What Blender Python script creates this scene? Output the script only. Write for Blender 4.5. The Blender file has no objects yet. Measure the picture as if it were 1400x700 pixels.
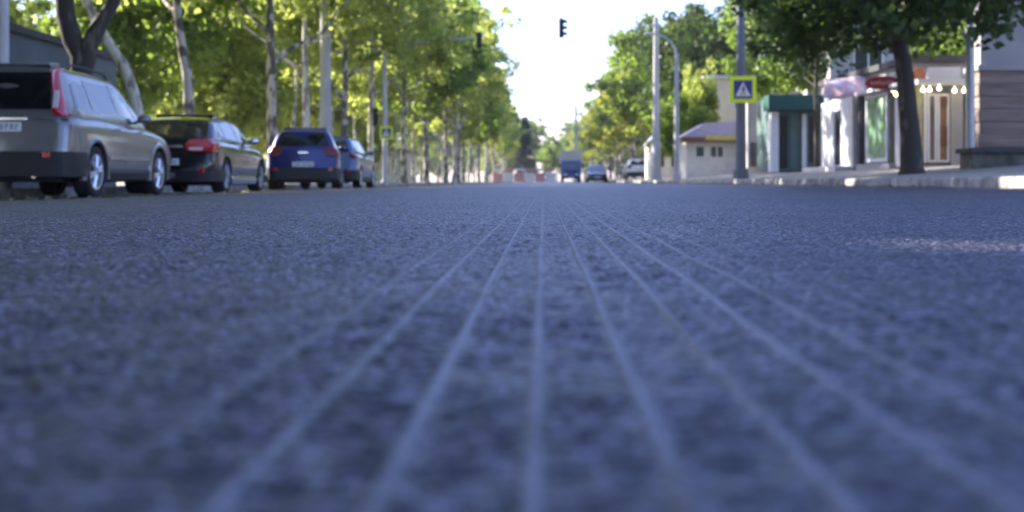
import bpy, bmesh, math, random
import numpy as np
from mathutils import Vector, Matrix

R = math.radians
PI = math.pi
SC = bpy.context.scene
COL = SC.collection

# ------------------------------------------------------------------ camera
F = 1633.0            # focal length in pixels of the 1400 px wide photograph
VX, VY = 743.0, 248.0 # vanishing point of the street
CH = 0.09             # camera height above the road


def at(px, py, Y):
    """world point seen at pixel (px,py) of the photograph at distance Y"""
    return Vector(((px - VX) / F * Y, Y, CH + (VY - py) / F * Y))


def ax(px, Y):
    return (px - VX) / F * Y


def az(py, Y):
    return CH + (VY - py) / F * Y


cam = bpy.data.cameras.new('camera')
cam.sensor_width = 36.0
cam.lens = F / 1400 * 36
cam.shift_x = -(VX - 700) / 1400
cam.shift_y = -(350 - VY) / 1400
cam.clip_start = 0.02
cam.clip_end = 3000
cam.dof.use_dof = True
cam.dof.focus_distance = 2.6
cam.dof.aperture_fstop = cam.lens / 8.4
cam.dof.aperture_blades = 7
co = bpy.data.objects.new('camera', cam)
COL.objects.link(co)
co.location = (0, 0, CH)
co.rotation_euler = (R(90), 0, 0)
SC.camera = co

# ------------------------------------------------------------------ light
SUN_EL, SUN_AZ = 31.0, -66.0      # azimuth measured from +Y towards +X
w = bpy.data.worlds.new('World')
SC.world = w
w.use_nodes = True
nt = w.node_tree
bg = nt.nodes['Background']
sky = nt.nodes.new('ShaderNodeTexSky')
sky.sky_type = 'NISHITA'
sky.sun_disc = False
sky.sun_elevation = R(SUN_EL)
sky.sun_rotation = R(SUN_AZ)
sky.air_density = 1.0
sky.dust_density = 1.0
sky.ozone_density = 4.0
tint = nt.nodes.new('ShaderNodeMix')
tint.data_type = 'RGBA'
tint.blend_type = 'MULTIPLY'
tint.inputs[0].default_value = 1.0
tint.inputs[7].default_value = (1.08, 0.95, 1.12, 1)
nt.links.new(sky.outputs[0], tint.inputs[6])
nt.links.new(tint.outputs[2], bg.inputs[0])
bg.inputs[1].default_value = 0.13
sl = bpy.data.lights.new('sun', 'SUN')
sl.energy = 5.0
sl.angle = R(0.5)
sl.color = (1.0, 0.93, 0.80)
so = bpy.data.objects.new('sun', sl)
COL.objects.link(so)
sd = Vector((math.sin(R(SUN_AZ)) * math.cos(R(SUN_EL)), math.cos(R(SUN_AZ)) * math.cos(R(SUN_EL)), math.sin(R(SUN_EL))))
so.rotation_euler = sd.to_track_quat('Z', 'Y').to_euler()
so.location = sd * 100
SC.view_settings.view_transform = 'Standard'
SC.view_settings.look = 'None'
SC.view_settings.gamma = 1
SC.view_settings.use_curve_mapping = False
SC.view_settings.exposure = 1.78
SC.cycles.max_bounces = 7
SC.cycles.transparent_max_bounces = 4
SC.cycles.sample_clamp_indirect = 6


# ------------------------------------------------------------------ materials
def new_mat(name):
    m = bpy.data.materials.new(name)
    m.use_nodes = True
    return m, m.node_tree, m.node_tree.nodes['Principled BSDF']


def mat(name, col, rough=0.6, metal=0.0, spec=0.5, var=0.15, scale=6.0, bump=0.0, bscale=40.0, coat=0.0, emit=None, estr=0.0, streak=None):
    m, t, b = new_mat(name)
    n, l = t.nodes, t.links
    tc = n.new('ShaderNodeTexCoord')
    src = tc.outputs['Object']
    if streak:
        mp = n.new('ShaderNodeMapping')
        mp.inputs['Scale'].default_value = streak
        l.new(src, mp.inputs[0])
        src = mp.outputs[0]
    no = n.new('ShaderNodeTexNoise')
    no.inputs['Scale'].default_value = scale
    no.inputs['Detail'].default_value = 6
    l.new(src, no.inputs['Vector'])
    r = n.new('ShaderNodeValToRGB')
    r.color_ramp.elements[0].position = 0.3
    r.color_ramp.elements[1].position = 0.7
    c = Vector(col)
    lo = c * (1 - var)
    hi = c * (1 + var)
    r.color_ramp.elements[0].color = (*lo, 1)
    r.color_ramp.elements[1].color = (min(hi[0], 1), min(hi[1], 1), min(hi[2], 1), 1)
    l.new(no.outputs[0], r.inputs[0])
    l.new(r.outputs[0], b.inputs['Base Color'])
    b.inputs['Roughness'].default_value = rough
    b.inputs['Metallic'].default_value = metal
    b.inputs['Specular IOR Level'].default_value = spec
    b.inputs['Coat Weight'].default_value = coat
    b.inputs['Coat Roughness'].default_value = 0.05
    if bump:
        nb = n.new('ShaderNodeTexNoise')
        nb.inputs['Scale'].default_value = bscale
        nb.inputs['Detail'].default_value = 5
        l.new(tc.outputs['Object'], nb.inputs['Vector'])
        bp = n.new('ShaderNodeBump')
        bp.inputs['Strength'].default_value = bump
        bp.inputs['Distance'].default_value = 0.02
        l.new(nb.outputs[0], bp.inputs['Height'])
        l.new(bp.outputs[0], b.inputs['Normal'])
    if emit:
        b.inputs['Emission Color'].default_value = (*emit, 1)
        b.inputs['Emission Strength'].default_value = estr
    return m


def math_node(t, op, a, b=None, clamp=False):
    n = t.nodes.new('ShaderNodeMath')
    n.operation = op
    n.use_clamp = clamp
    for i, v in enumerate((a, b)):
        if v is None:
            continue
        if isinstance(v, (int, float)):
            n.inputs[i].default_value = v
        else:
            t.links.new(v, n.inputs[i])
    return n.outputs[0]


GS = 0.0441           # spacing of the ridges left in the asphalt
GO = -0.0036


def asphalt():
    m, t, b = new_mat('asphalt')
    n, l = t.nodes, t.links
    tc = n.new('ShaderNodeTexCoord')
    o = tc.outputs['Object']
    # aggregate stones
    v = n.new('ShaderNodeTexVoronoi')
    v.inputs['Scale'].default_value = 170
    l.new(o, v.inputs['Vector'])
    sr = n.new('ShaderNodeSeparateColor')
    l.new(v.outputs['Color'], sr.inputs[0])
    ra = n.new('ShaderNodeValToRGB')
    e = ra.color_ramp.elements
    e[0].position, e[0].color = 0.0, (0.010, 0.0095, 0.015, 1)
    e[1].position, e[1].color = 1.0, (0.24, 0.22, 0.29, 1)
    e2 = ra.color_ramp.elements.new(0.62)
    e2.color = (0.033, 0.031, 0.048, 1)
    l.new(sr.outputs[0], ra.inputs[0])
    # stains and wear
    n1 = n.new('ShaderNodeTexNoise')
    n1.inputs['Scale'].default_value = 1.3
    n1.inputs['Detail'].default_value = 8
    n1.inputs['Roughness'].default_value = 0.65
    l.new(o, n1.inputs['Vector'])
    rb = n.new('ShaderNodeValToRGB')
    rb.color_ramp.elements[0].position = 0.3
    rb.color_ramp.elements[0].color = (0.48, 0.48, 0.54, 1)
    rb.color_ramp.elements[1].position = 0.7
    rb.color_ramp.elements[1].color = (1.4, 1.36, 1.34, 1)
    l.new(n1.outputs[0], rb.inputs[0])
    mx = n.new('ShaderNodeMix')
    mx.data_type = 'RGBA'
    mx.blend_type = 'MULTIPLY'
    mx.inputs[0].default_value = 1
    l.new(ra.outputs[0], mx.inputs[6])
    l.new(rb.outputs[0], mx.inputs[7])
    # brown dust patches, and one oval tint painting the trees' warm reflection
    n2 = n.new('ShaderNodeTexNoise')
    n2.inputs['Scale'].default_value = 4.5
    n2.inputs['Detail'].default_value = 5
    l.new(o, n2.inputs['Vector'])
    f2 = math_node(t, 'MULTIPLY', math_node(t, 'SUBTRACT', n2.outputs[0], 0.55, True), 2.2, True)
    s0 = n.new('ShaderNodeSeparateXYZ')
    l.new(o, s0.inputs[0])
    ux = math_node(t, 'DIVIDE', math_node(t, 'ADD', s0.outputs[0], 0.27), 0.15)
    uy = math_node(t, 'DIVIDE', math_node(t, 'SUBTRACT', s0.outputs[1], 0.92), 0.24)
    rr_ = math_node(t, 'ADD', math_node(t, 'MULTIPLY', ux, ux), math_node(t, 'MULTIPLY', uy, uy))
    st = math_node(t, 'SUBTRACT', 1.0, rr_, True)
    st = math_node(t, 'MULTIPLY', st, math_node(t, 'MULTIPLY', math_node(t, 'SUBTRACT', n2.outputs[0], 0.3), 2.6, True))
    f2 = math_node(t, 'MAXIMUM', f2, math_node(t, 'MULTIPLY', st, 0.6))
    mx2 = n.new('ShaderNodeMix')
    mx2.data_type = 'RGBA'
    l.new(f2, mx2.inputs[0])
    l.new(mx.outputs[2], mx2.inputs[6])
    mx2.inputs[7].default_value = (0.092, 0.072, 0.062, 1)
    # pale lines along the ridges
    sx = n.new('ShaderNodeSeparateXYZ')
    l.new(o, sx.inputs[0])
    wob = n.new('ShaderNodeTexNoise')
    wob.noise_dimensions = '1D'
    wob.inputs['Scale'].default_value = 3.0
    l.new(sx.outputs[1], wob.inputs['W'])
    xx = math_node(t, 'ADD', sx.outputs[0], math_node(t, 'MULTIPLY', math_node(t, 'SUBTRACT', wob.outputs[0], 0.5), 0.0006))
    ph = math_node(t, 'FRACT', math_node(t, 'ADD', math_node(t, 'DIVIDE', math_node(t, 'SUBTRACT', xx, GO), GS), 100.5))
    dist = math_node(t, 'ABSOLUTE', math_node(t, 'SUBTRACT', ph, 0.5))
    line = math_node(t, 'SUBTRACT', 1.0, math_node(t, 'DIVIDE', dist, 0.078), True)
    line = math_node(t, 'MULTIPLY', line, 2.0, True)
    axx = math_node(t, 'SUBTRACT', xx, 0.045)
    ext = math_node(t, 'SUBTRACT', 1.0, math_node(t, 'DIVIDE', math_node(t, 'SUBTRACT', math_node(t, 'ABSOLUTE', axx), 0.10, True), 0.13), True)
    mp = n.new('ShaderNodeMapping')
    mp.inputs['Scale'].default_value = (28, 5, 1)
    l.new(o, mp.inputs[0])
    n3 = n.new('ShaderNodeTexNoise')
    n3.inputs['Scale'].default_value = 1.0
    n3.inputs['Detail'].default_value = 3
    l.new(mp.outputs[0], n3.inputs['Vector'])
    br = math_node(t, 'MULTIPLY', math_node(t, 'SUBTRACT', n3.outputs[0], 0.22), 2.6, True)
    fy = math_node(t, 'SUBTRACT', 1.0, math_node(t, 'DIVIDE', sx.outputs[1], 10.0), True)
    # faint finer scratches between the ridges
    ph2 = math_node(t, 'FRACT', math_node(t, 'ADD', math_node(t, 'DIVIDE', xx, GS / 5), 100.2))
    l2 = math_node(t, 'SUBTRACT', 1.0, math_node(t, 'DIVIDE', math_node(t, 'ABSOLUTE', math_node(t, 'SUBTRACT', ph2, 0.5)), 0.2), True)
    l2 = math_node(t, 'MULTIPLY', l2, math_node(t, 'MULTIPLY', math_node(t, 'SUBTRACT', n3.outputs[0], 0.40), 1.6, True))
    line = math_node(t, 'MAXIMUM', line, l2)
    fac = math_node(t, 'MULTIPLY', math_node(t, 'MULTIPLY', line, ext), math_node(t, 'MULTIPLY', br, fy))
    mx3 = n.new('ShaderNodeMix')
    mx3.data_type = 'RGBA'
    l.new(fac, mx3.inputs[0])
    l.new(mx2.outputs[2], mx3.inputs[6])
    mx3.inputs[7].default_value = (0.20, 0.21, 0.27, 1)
    l.new(mx3.outputs[2], b.inputs['Base Color'])
    b.inputs['Roughness'].default_value = 0.48
    b.inputs['Specular IOR Level'].default_value = 0.5
    bp = n.new('ShaderNodeBump')
    bp.inputs['Strength'].default_value = 0.8
    bp.inputs['Distance'].default_value = 0.003
    l.new(v.outputs['Distance'], bp.inputs['Height'])
    bp.invert = True
    l.new(bp.outputs[0], b.inputs['Normal'])
    return m


def leaf_mat(name, dark, light, trans, tfac=0.5):
    m = bpy.data.materials.new(name)
    m.use_nodes = True
    t = m.node_tree
    n, l = t.nodes, t.links
    b = n['Principled BSDF']
    g = n.new('ShaderNodeNewGeometry')
    oi = n.new('ShaderNodeObjectInfo')
    tc = n.new('ShaderNodeTexCoord')
    no = n.new('ShaderNodeTexNoise')
    no.inputs['Scale'].default_value = 0.45
    no.inputs['Detail'].default_value = 2
    l.new(tc.outputs['Object'], no.inputs['Vector'])
    f = math_node(t, 'ADD', math_node(t, 'MULTIPLY', g.outputs['Random Per Island'], 0.65),
                  math_node(t, 'MULTIPLY', math_node(t, 'SUBTRACT', no.outputs[0], 0.3), 0.9), True)
    f = math_node(t, 'ADD', math_node(t, 'MULTIPLY', oi.outputs['Random'], 0.2), math_node(t, 'MULTIPLY', f, 0.8), True)
    mx = n.new('ShaderNodeMix')
    mx.data_type = 'RGBA'
    l.new(f, mx.inputs[0])
    mx.inputs[6].default_value = (*dark, 1)
    mx.inputs[7].default_value = (*light, 1)
    l.new(mx.outputs[2], b.inputs['Base Color'])
    b.inputs['Roughness'].default_value = 0.45
    b.inputs['Specular IOR Level'].default_value = 0.35
    tr = n.new('ShaderNodeBsdfTranslucent')
    mt = n.new('ShaderNodeMix')
    mt.data_type = 'RGBA'
    l.new(f, mt.inputs[0])
    mt.inputs[6].default_value = (*(Vector(trans) * 0.55), 1)
    mt.inputs[7].default_value = (*trans, 1)
    l.new(mt.outputs[2], tr.inputs[0])
    ms = n.new('ShaderNodeMixShader')
    ms.inputs[0].default_value = tfac
    l.new(b.outputs[0], ms.inputs[1])
    l.new(tr.outputs[0], ms.inputs[2])
    l.new(ms.outputs[0], n['Material Output'].inputs['Surface'])
    return m


def bark_mat(name, base, pale, fac_pos=0.52):
    m, t, b = new_mat(name)
    n, l = t.nodes, t.links
    tc = n.new('ShaderNodeTexCoord')
    mp = n.new('ShaderNodeMapping')
    mp.inputs['Scale'].default_value = (1, 1, 0.45)
    l.new(tc.outputs['Object'], mp.inputs[0])
    no = n.new('ShaderNodeTexNoise')
    no.inputs['Scale'].default_value = 4.5
    no.inputs['Detail'].default_value = 3
    l.new(mp.outputs[0], no.inputs['Vector'])
    r = n.new('ShaderNodeValToRGB')
    r.color_ramp.interpolation = 'EASE'
    r.color_ramp.elements[0].position = fac_pos - 0.05
    r.color_ramp.elements[0].color = (*base, 1)
    r.color_ramp.elements[1].position = fac_pos + 0.05
    r.color_ramp.elements[1].color = (*pale, 1)
    l.new(no.outputs[0], r.inputs[0])
    l.new(r.outputs[0], b.inputs['Base Color'])
    b.inputs['Roughness'].default_value = 0.85
    bp = n.new('ShaderNodeBump')
    bp.inputs['Strength'].default_value = 0.6
    bp.inputs['Distance'].default_value = 0.02
    l.new(no.outputs[0], bp.inputs['Height'])
    l.new(bp.outputs[0], b.inputs['Normal'])
    return m


def glass_mat(name, tint=(0.02, 0.025, 0.03), rough=0.04, spec=1.0):
    m, t, b = new_mat(name)
    n, l = t.nodes, t.links
    tc = n.new('ShaderNodeTexCoord')
    no = n.new('ShaderNodeTexNoise')
    no.inputs['Scale'].default_value = 1.5
    l.new(tc.outputs['Object'], no.inputs['Vector'])
    mx = n.new('ShaderNodeMix')
    mx.data_type = 'RGBA'
    l.new(no.outputs[0], mx.inputs[0])
    mx.inputs[6].default_value = (*tint, 1)
    mx.inputs[7].default_value = (*(Vector(tint) * 1.6), 1)
    l.new(mx.outputs[2], b.inputs['Base Color'])
    b.inputs['Roughness'].default_value = rough
    b.inputs['Specular IOR Level'].default_value = spec
    b.inputs['IOR'].default_value = 1.7
    return m


def sign_mat(name, kind):
    """abstract printed colours for the banner and the poster (no readable writing in the photo)"""
    m, t, b = new_mat(name)
    n, l = t.nodes, t.links
    tc = n.new('ShaderNodeTexCoord')
    no = n.new('ShaderNodeTexNoise')
    no.inputs['Scale'].default_value = 2.2 if kind != 'banner' else 2.8
    no.inputs['Detail'].default_value = 3
    l.new(tc.outputs['Object'], no.inputs['Vector'])
    r = n.new('ShaderNodeValToRGB')
    r.color_ramp.interpolation = 'B_SPLINE'
    cols = {'banner': [(0.3, (0.75, 0.75, 0.8)), (0.45, (0.55, 0.5, 0.75)), (0.55, (0.7, 0.35, 0.4)), (0.68, (0.8, 0.8, 0.85))],
            'poster': [(0.3, (0.50, 0.56, 0.56)), (0.45, (0.18, 0.34, 0.17)), (0.58, (0.07, 0.20, 0.07)), (0.7, (0.34, 0.44, 0.24))],
            'goods': [(0.3, (0.05, 0.03, 0.02)), (0.45, (0.30, 0.12, 0.05)), (0.6, (0.16, 0.05, 0.03)), (0.75, (0.4, 0.28, 0.12))]}[kind]
    els = r.color_ramp.elements
    els[0].position, els[0].color = cols[0][0], (*cols[0][1], 1)
    els[1].position, els[1].color = cols[-1][0], (*cols[-1][1], 1)
    for p, c in cols[1:-1]:
        e = els.new(p)
        e.color = (*c, 1)
    l.new(no.outputs[0], r.inputs[0])
    l.new(r.outputs[0], b.inputs['Base Color'])
    b.inputs['Roughness'].default_value = 0.4
    return m


M = {
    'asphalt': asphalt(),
    'pave': mat('paving', (0.32, 0.285, 0.24), 0.9, var=0.2, scale=2.5, bump=0.4, bscale=60),
    'kerb': mat('kerb concrete', (0.30, 0.30, 0.29), 0.9, var=0.45, scale=5, bump=0.5, bscale=50),
    'dirt': mat('dirt and dry grass', (0.10, 0.095, 0.05), 0.95, var=0.5, scale=0.8, bump=0.5),
    'grass': mat('grass verge', (0.06, 0.09, 0.025), 0.95, var=0.4, scale=2, bump=0.8, bscale=30),
    'leaf_lime': leaf_mat('plane leaves', (0.02, 0.035, 0.008), (0.16, 0.205, 0.04), (0.80, 0.92, 0.21), 0.54),
    'leaf_dark': leaf_mat('lime tree leaves', (0.014, 0.032, 0.010), (0.055, 0.095, 0.02), (0.13, 0.22, 0.03), 0.35),
    'leaf_mid': leaf_mat('maple leaves', (0.035, 0.07, 0.015), (0.10, 0.13, 0.02), (0.42, 0.60, 0.09), 0.5),
    'leaf_gold': leaf_mat('yellowing leaves', (0.06, 0.09, 0.015), (0.16, 0.17, 0.03), (0.55, 0.60, 0.08), 0.5),
    'needle': leaf_mat('conifer needles', (0.04, 0.06, 0.055), (0.07, 0.095, 0.08), (0.04, 0.07, 0.04), 0.15),
    'bark': bark_mat('plane bark', (0.10, 0.085, 0.065), (0.50, 0.46, 0.38)),
    'bark_pale': bark_mat('pale plane bark', (0.24, 0.22, 0.18), (0.62, 0.59, 0.50), 0.47),
    'bark_dark': bark_mat('dark bark', (0.045, 0.038, 0.032), (0.12, 0.10, 0.085), 0.6),
    'concrete': mat('pole concrete', (0.45, 0.45, 0.45), 0.85, var=0.15, scale=4, bump=0.3, streak=(1, 1, 0.3)),
    'steel': mat('galvanised steel', (0.42, 0.44, 0.47), 0.5, metal=0.35, var=0.12, scale=5),
    'bluepost': mat('blue grey post paint', (0.13, 0.15, 0.19), 0.6, var=0.15, scale=4),
    'black': mat('black plastic', (0.012, 0.013, 0.016), 0.5, var=0.3),
    'black_signal': mat('signal housing', (0.01, 0.012, 0.016), 0.55, var=0.3),
    'rubber': mat('tyre rubber', (0.016, 0.016, 0.018), 0.8, var=0.3, scale=20),
    'rim': mat('alloy rim', (0.62, 0.64, 0.68), 0.3, metal=0.7, var=0.06),
    'rim_grey': mat('grey alloy rim', (0.30, 0.32, 0.36), 0.35, metal=0.7, var=0.06),
    'chrome': mat('chrome', (0.75, 0.77, 0.8), 0.12, metal=1.0, var=0.03),
    'paint_grey': mat('grey metallic paint', (0.23, 0.225, 0.225), 0.33, metal=0.65, var=0.04, coat=0.8),
    'paint_black': mat('black paint', (0.003, 0.004, 0.008), 0.25, metal=0.0, var=0.1, coat=1.0),
    'paint_blue': mat('deep blue paint', (0.012, 0.016, 0.13), 0.3, metal=0.4, var=0.06, coat=1.0),
    'paint_silverblue': mat('silver blue paint', (0.11, 0.16, 0.30), 0.33, metal=0.6, var=0.05, coat=0.8),
    'paint_white': mat('white paint', (0.72, 0.73, 0.74), 0.35, var=0.05, coat=0.6),
    'paint_truck': mat('truck blue paint', (0.03, 0.07, 0.36), 0.35, var=0.08, coat=0.5),
    'cream': mat('cream box panel', (0.62, 0.60, 0.50), 0.6, var=0.08),
    'glass': glass_mat('car glass'),
    'glass_tint': glass_mat('dark tinted glass', (0.006, 0.007, 0.008), 0.06, 0.35),
    'shopglass': glass_mat('shop glass', (0.03, 0.035, 0.045), 0.06, 0.6),
    'red_lens': mat('red lens', (0.45, 0.01, 0.02), 0.15, var=0.1, coat=1.0),
    'red_dark': mat('dull red lens', (0.16, 0.008, 0.015), 0.2, var=0.1, coat=0.5),
    'clear_lens': mat('clear lens', (0.65, 0.60, 0.66), 0.15, var=0.1, coat=1.0),
    'plate': mat('number plate', (0.75, 0.76, 0.78), 0.4, var=0.05),
    'ink': mat('plate characters', (0.03, 0.03, 0.04), 0.5, var=0.1),
    'white': mat('white pvc', (0.72, 0.73, 0.76), 0.5, var=0.06),
    'whitewall': mat('whitewash', (0.66, 0.65, 0.62), 0.9, var=0.12, scale=3),
    'yellow': mat('fluorescent yellow board', (0.78, 0.95, 0.05), 0.45, var=0.04),
    'blue': mat('sign blue', (0.015, 0.04, 0.25), 0.4, var=0.05),
    'signwhite': mat('sign white', (0.8, 0.8, 0.82), 0.4, var=0.03),
    'green': mat('awning green', (0.012, 0.085, 0.075), 0.6, var=0.15),
    'greendoor': mat('kiosk green panel', (0.10, 0.16, 0.15), 0.6, var=0.15),
    'plaster': mat('grey plaster', (0.36, 0.36, 0.37), 0.9, var=0.12, scale=1.5, bump=0.2),
    'plaster_pale': mat('pale plaster', (0.52, 0.52, 0.54), 0.9, var=0.1, scale=1.2, bump=0.2),
    'plaster_cream': mat('cream plaster', (0.60, 0.55, 0.42), 0.9, var=0.12, scale=1.2, bump=0.2),
    'darkwall': mat('dark blue grey wall', (0.10, 0.125, 0.14), 0.85, var=0.15, scale=1.0, bump=0.3),
    'stone': mat('banded stone', (0.25, 0.195, 0.17), 0.9, var=0.3, scale=3.0, bump=0.5, streak=(0.4, 0.4, 3)),
    'stone_dark': mat('dark stone slab', (0.06, 0.06, 0.065), 0.8, var=0.2),
    'stone_wall': mat('rough planter stone', (0.13, 0.125, 0.10), 0.95, var=0.5, scale=5, bump=0.8),
    'roofviolet': mat('lilac roof sheet', (0.30, 0.28, 0.42), 0.5, var=0.1),
    'brown': mat('brown door', (0.13, 0.05, 0.025), 0.5, var=0.2),
    'olive': mat('yellow grey pilaster', (0.38, 0.37, 0.22), 0.85, var=0.2),
    'redsign': mat('dark red sign', (0.20, 0.008, 0.025), 0.4, var=0.1),
    'orange': mat('orange sign', (0.40, 0.13, 0.06), 0.5, var=0.15),
    'lamp': mat('lit lamp', (1, 0.9, 0.7), 0.4, emit=(1.0, 0.82, 0.5), estr=2.5),
    'barrier_red': mat('red barrier plastic', (0.45, 0.21, 0.17), 0.5, var=0.1),
    'barrier_white': mat('white barrier plastic', (0.62, 0.56, 0.55), 0.5, var=0.05),
    'banner': sign_mat('printed banner', 'banner'),
    'poster': sign_mat('printed green poster', 'poster'),
    'goods': sign_mat('goods behind glass', 'goods'),
    'deadleaf': mat('fallen leaves', (0.28, 0.22, 0.10), 0.8, var=0.4),
}


# ------------------------------------------------------------------ mesh helpers
class MB:
    def __init__(s):
        s.v, s.f, s.m = [], [], []
        s.mi = 0

    def add(s, vs, fs):
        o = len(s.v)
        s.v += [tuple(v) for v in vs]
        for f in fs:
            s.f.append(tuple(i + o for i in f))
            s.m.append(s.mi)

    def box(s, x0, y0, z0, x1, y1, z1):
        vs = [(x0, y0, z0), (x1, y0, z0), (x1, y1, z0), (x0, y1, z0), (x0, y0, z1), (x1, y0, z1), (x1, y1, z1), (x0, y1, z1)]
        s.add(vs, [(0, 3, 2, 1), (4, 5, 6, 7), (0, 1, 5, 4), (1, 2, 6, 5), (2, 3, 7, 6), (3, 0, 4, 7)])

    def prism(s, poly, axis, a, b):
        """poly: list of 2D points, extruded along axis from a to b"""
        n = len(poly)

        def p(u, v, c):
            return {'x': (c, u, v), 'y': (u, c, v), 'z': (u, v, c)}[axis]
        vs = [p(u, v, a) for u, v in poly] + [p(u, v, b) for u, v in poly]
        fs = [tuple(range(n))[::-1], tuple(range(n, 2 * n))]
        fs += [(i, (i + 1) % n, n + (i + 1) % n, n + i) for i in range(n)]
        s.add(vs, fs)

    def tube(s, pts, rad, seg=8, caps=True):
        pts = [Vector(p) for p in pts]
        if isinstance(rad, (int, float)):
            rad = [rad] * len(pts)
        o = []
        prev = None
        for i, p in enumerate(pts):
            d = (pts[min(i + 1, len(pts) - 1)] - pts[max(i - 1, 0)])
            if d.length < 1e-9:
                d = Vector((0, 0, 1))
            d.normalize()
            if prev is None:
                u = d.orthogonal().normalized()
            else:
                u = (prev - d * prev.dot(d))
                u = u.normalized() if u.length > 1e-6 else d.orthogonal().normalized()
            prev = u
            v = d.cross(u)
            for k in range(seg):
                a = 2 * PI * k / seg
                o.append(p + (u * math.cos(a) + v * math.sin(a)) * rad[i])
        fs = []
        for i in range(len(pts) - 1):
            for k in range(seg):
                k2 = (k + 1) % seg
                fs.append((i * seg + k, i * seg + k2, (i + 1) * seg + k2, (i + 1) * seg + k))
        if caps:
            fs.append(tuple(range(seg))[::-1])
            fs.append(tuple((len(pts) - 1) * seg + k for k in range(seg)))
        s.add(o, fs)

    def loft(s, rings, caps=True):
        n = len(rings[0])
        vs = [p for r in rings for p in r]
        fs = []
        for i in range(len(rings) - 1):
            for k in range(n):
                k2 = (k + 1) % n
                fs.append((i * n + k, (i + 1) * n + k, (i + 1) * n + k2, i * n + k2))
        if caps:
            fs.append(tuple(range(n)))
            fs.append(tuple((len(rings) - 1) * n + k for k in range(n))[::-1])
        s.add(vs, fs)

    def build(s, name, mats, parent=None, smooth=None, fix=True, bevel=0.0):
        me = bpy.data.meshes.new(name)
        me.from_pydata(s.v, [], s.f)
        if not isinstance(mats, (list, tuple)):
            mats = [mats]
        for m in mats:
            me.materials.append(m)
        if len(mats) > 1:
            me.polygons.foreach_set('material_index', s.m)
        if fix or bevel:
            bm = bmesh.new()
            bm.from_mesh(me)
            if bevel:
                bmesh.ops.bevel(bm, geom=bm.edges[:], offset=bevel, segments=2, affect='EDGES', profile=0.7)
            bmesh.ops.recalc_face_normals(bm, faces=bm.faces[:])
            bm.to_mesh(me)
            bm.free()
        if smooth is not None:
            me.polygons.foreach_set('use_smooth', [True] * len(me.polygons))
            me.set_sharp_from_angle(angle=R(smooth))
        o = bpy.data.objects.new(name, me)
        COL.objects.link(o)
        if parent:
            o.parent = parent
        return o


def tag(o, label=None, cat=None, group=None, kind=None):
    if label:
        o['label'] = label
    if cat:
        o['category'] = cat
    if group:
        o['group'] = group
    if kind:
        o['kind'] = kind
    return o


def empty(name, loc, rz=0.0):
    o = bpy.data.objects.new(name, None)
    o.empty_display_size = 0.3
    COL.objects.link(o)
    o.location = loc
    o.rotation_euler = (0, 0, rz)
    return o


def copy_tree(o, parent=None):
    c = o.copy()
    COL.objects.link(c)
    c.parent = parent
    for ch in list(o.children):
        copy_tree(ch, c)
    return c


# ------------------------------------------------------------------ the setting
PROF = [(-8.0, -0.16), (-6.0, -0.127), (-4.0, -0.07), (-2.0, -0.016), (-0.8, 0.0), (5.5, 0.0)]


def roadz(x):
    return float(np.interp(x, [p[0] for p in PROF], [p[1] for p in PROF]))


def vnoise(x, y, seed=0):
    """smooth value noise, numpy"""
    xi, yi = np.floor(x).astype(np.int64), np.floor(y).astype(np.int64)
    xf, yf = x - xi, y - yi
    u, v = xf * xf * (3 - 2 * xf), yf * yf * (3 - 2 * yf)

    def h(a, b):
        n = (a * 374761393 + b * 668265263 + seed * 974711) & 0xffffffff
        n = ((n ^ (n >> 13)) * 1274126177) & 0xffffffff
        n = n ^ (n >> 16)
        return (n & 0xffff) / 65535.0
    return (h(xi, yi) * (1 - u) + h(xi + 1, yi) * u) * (1 - v) + (h(xi, yi + 1) * (1 - u) + h(xi + 1, yi + 1) * u) * v


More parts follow.
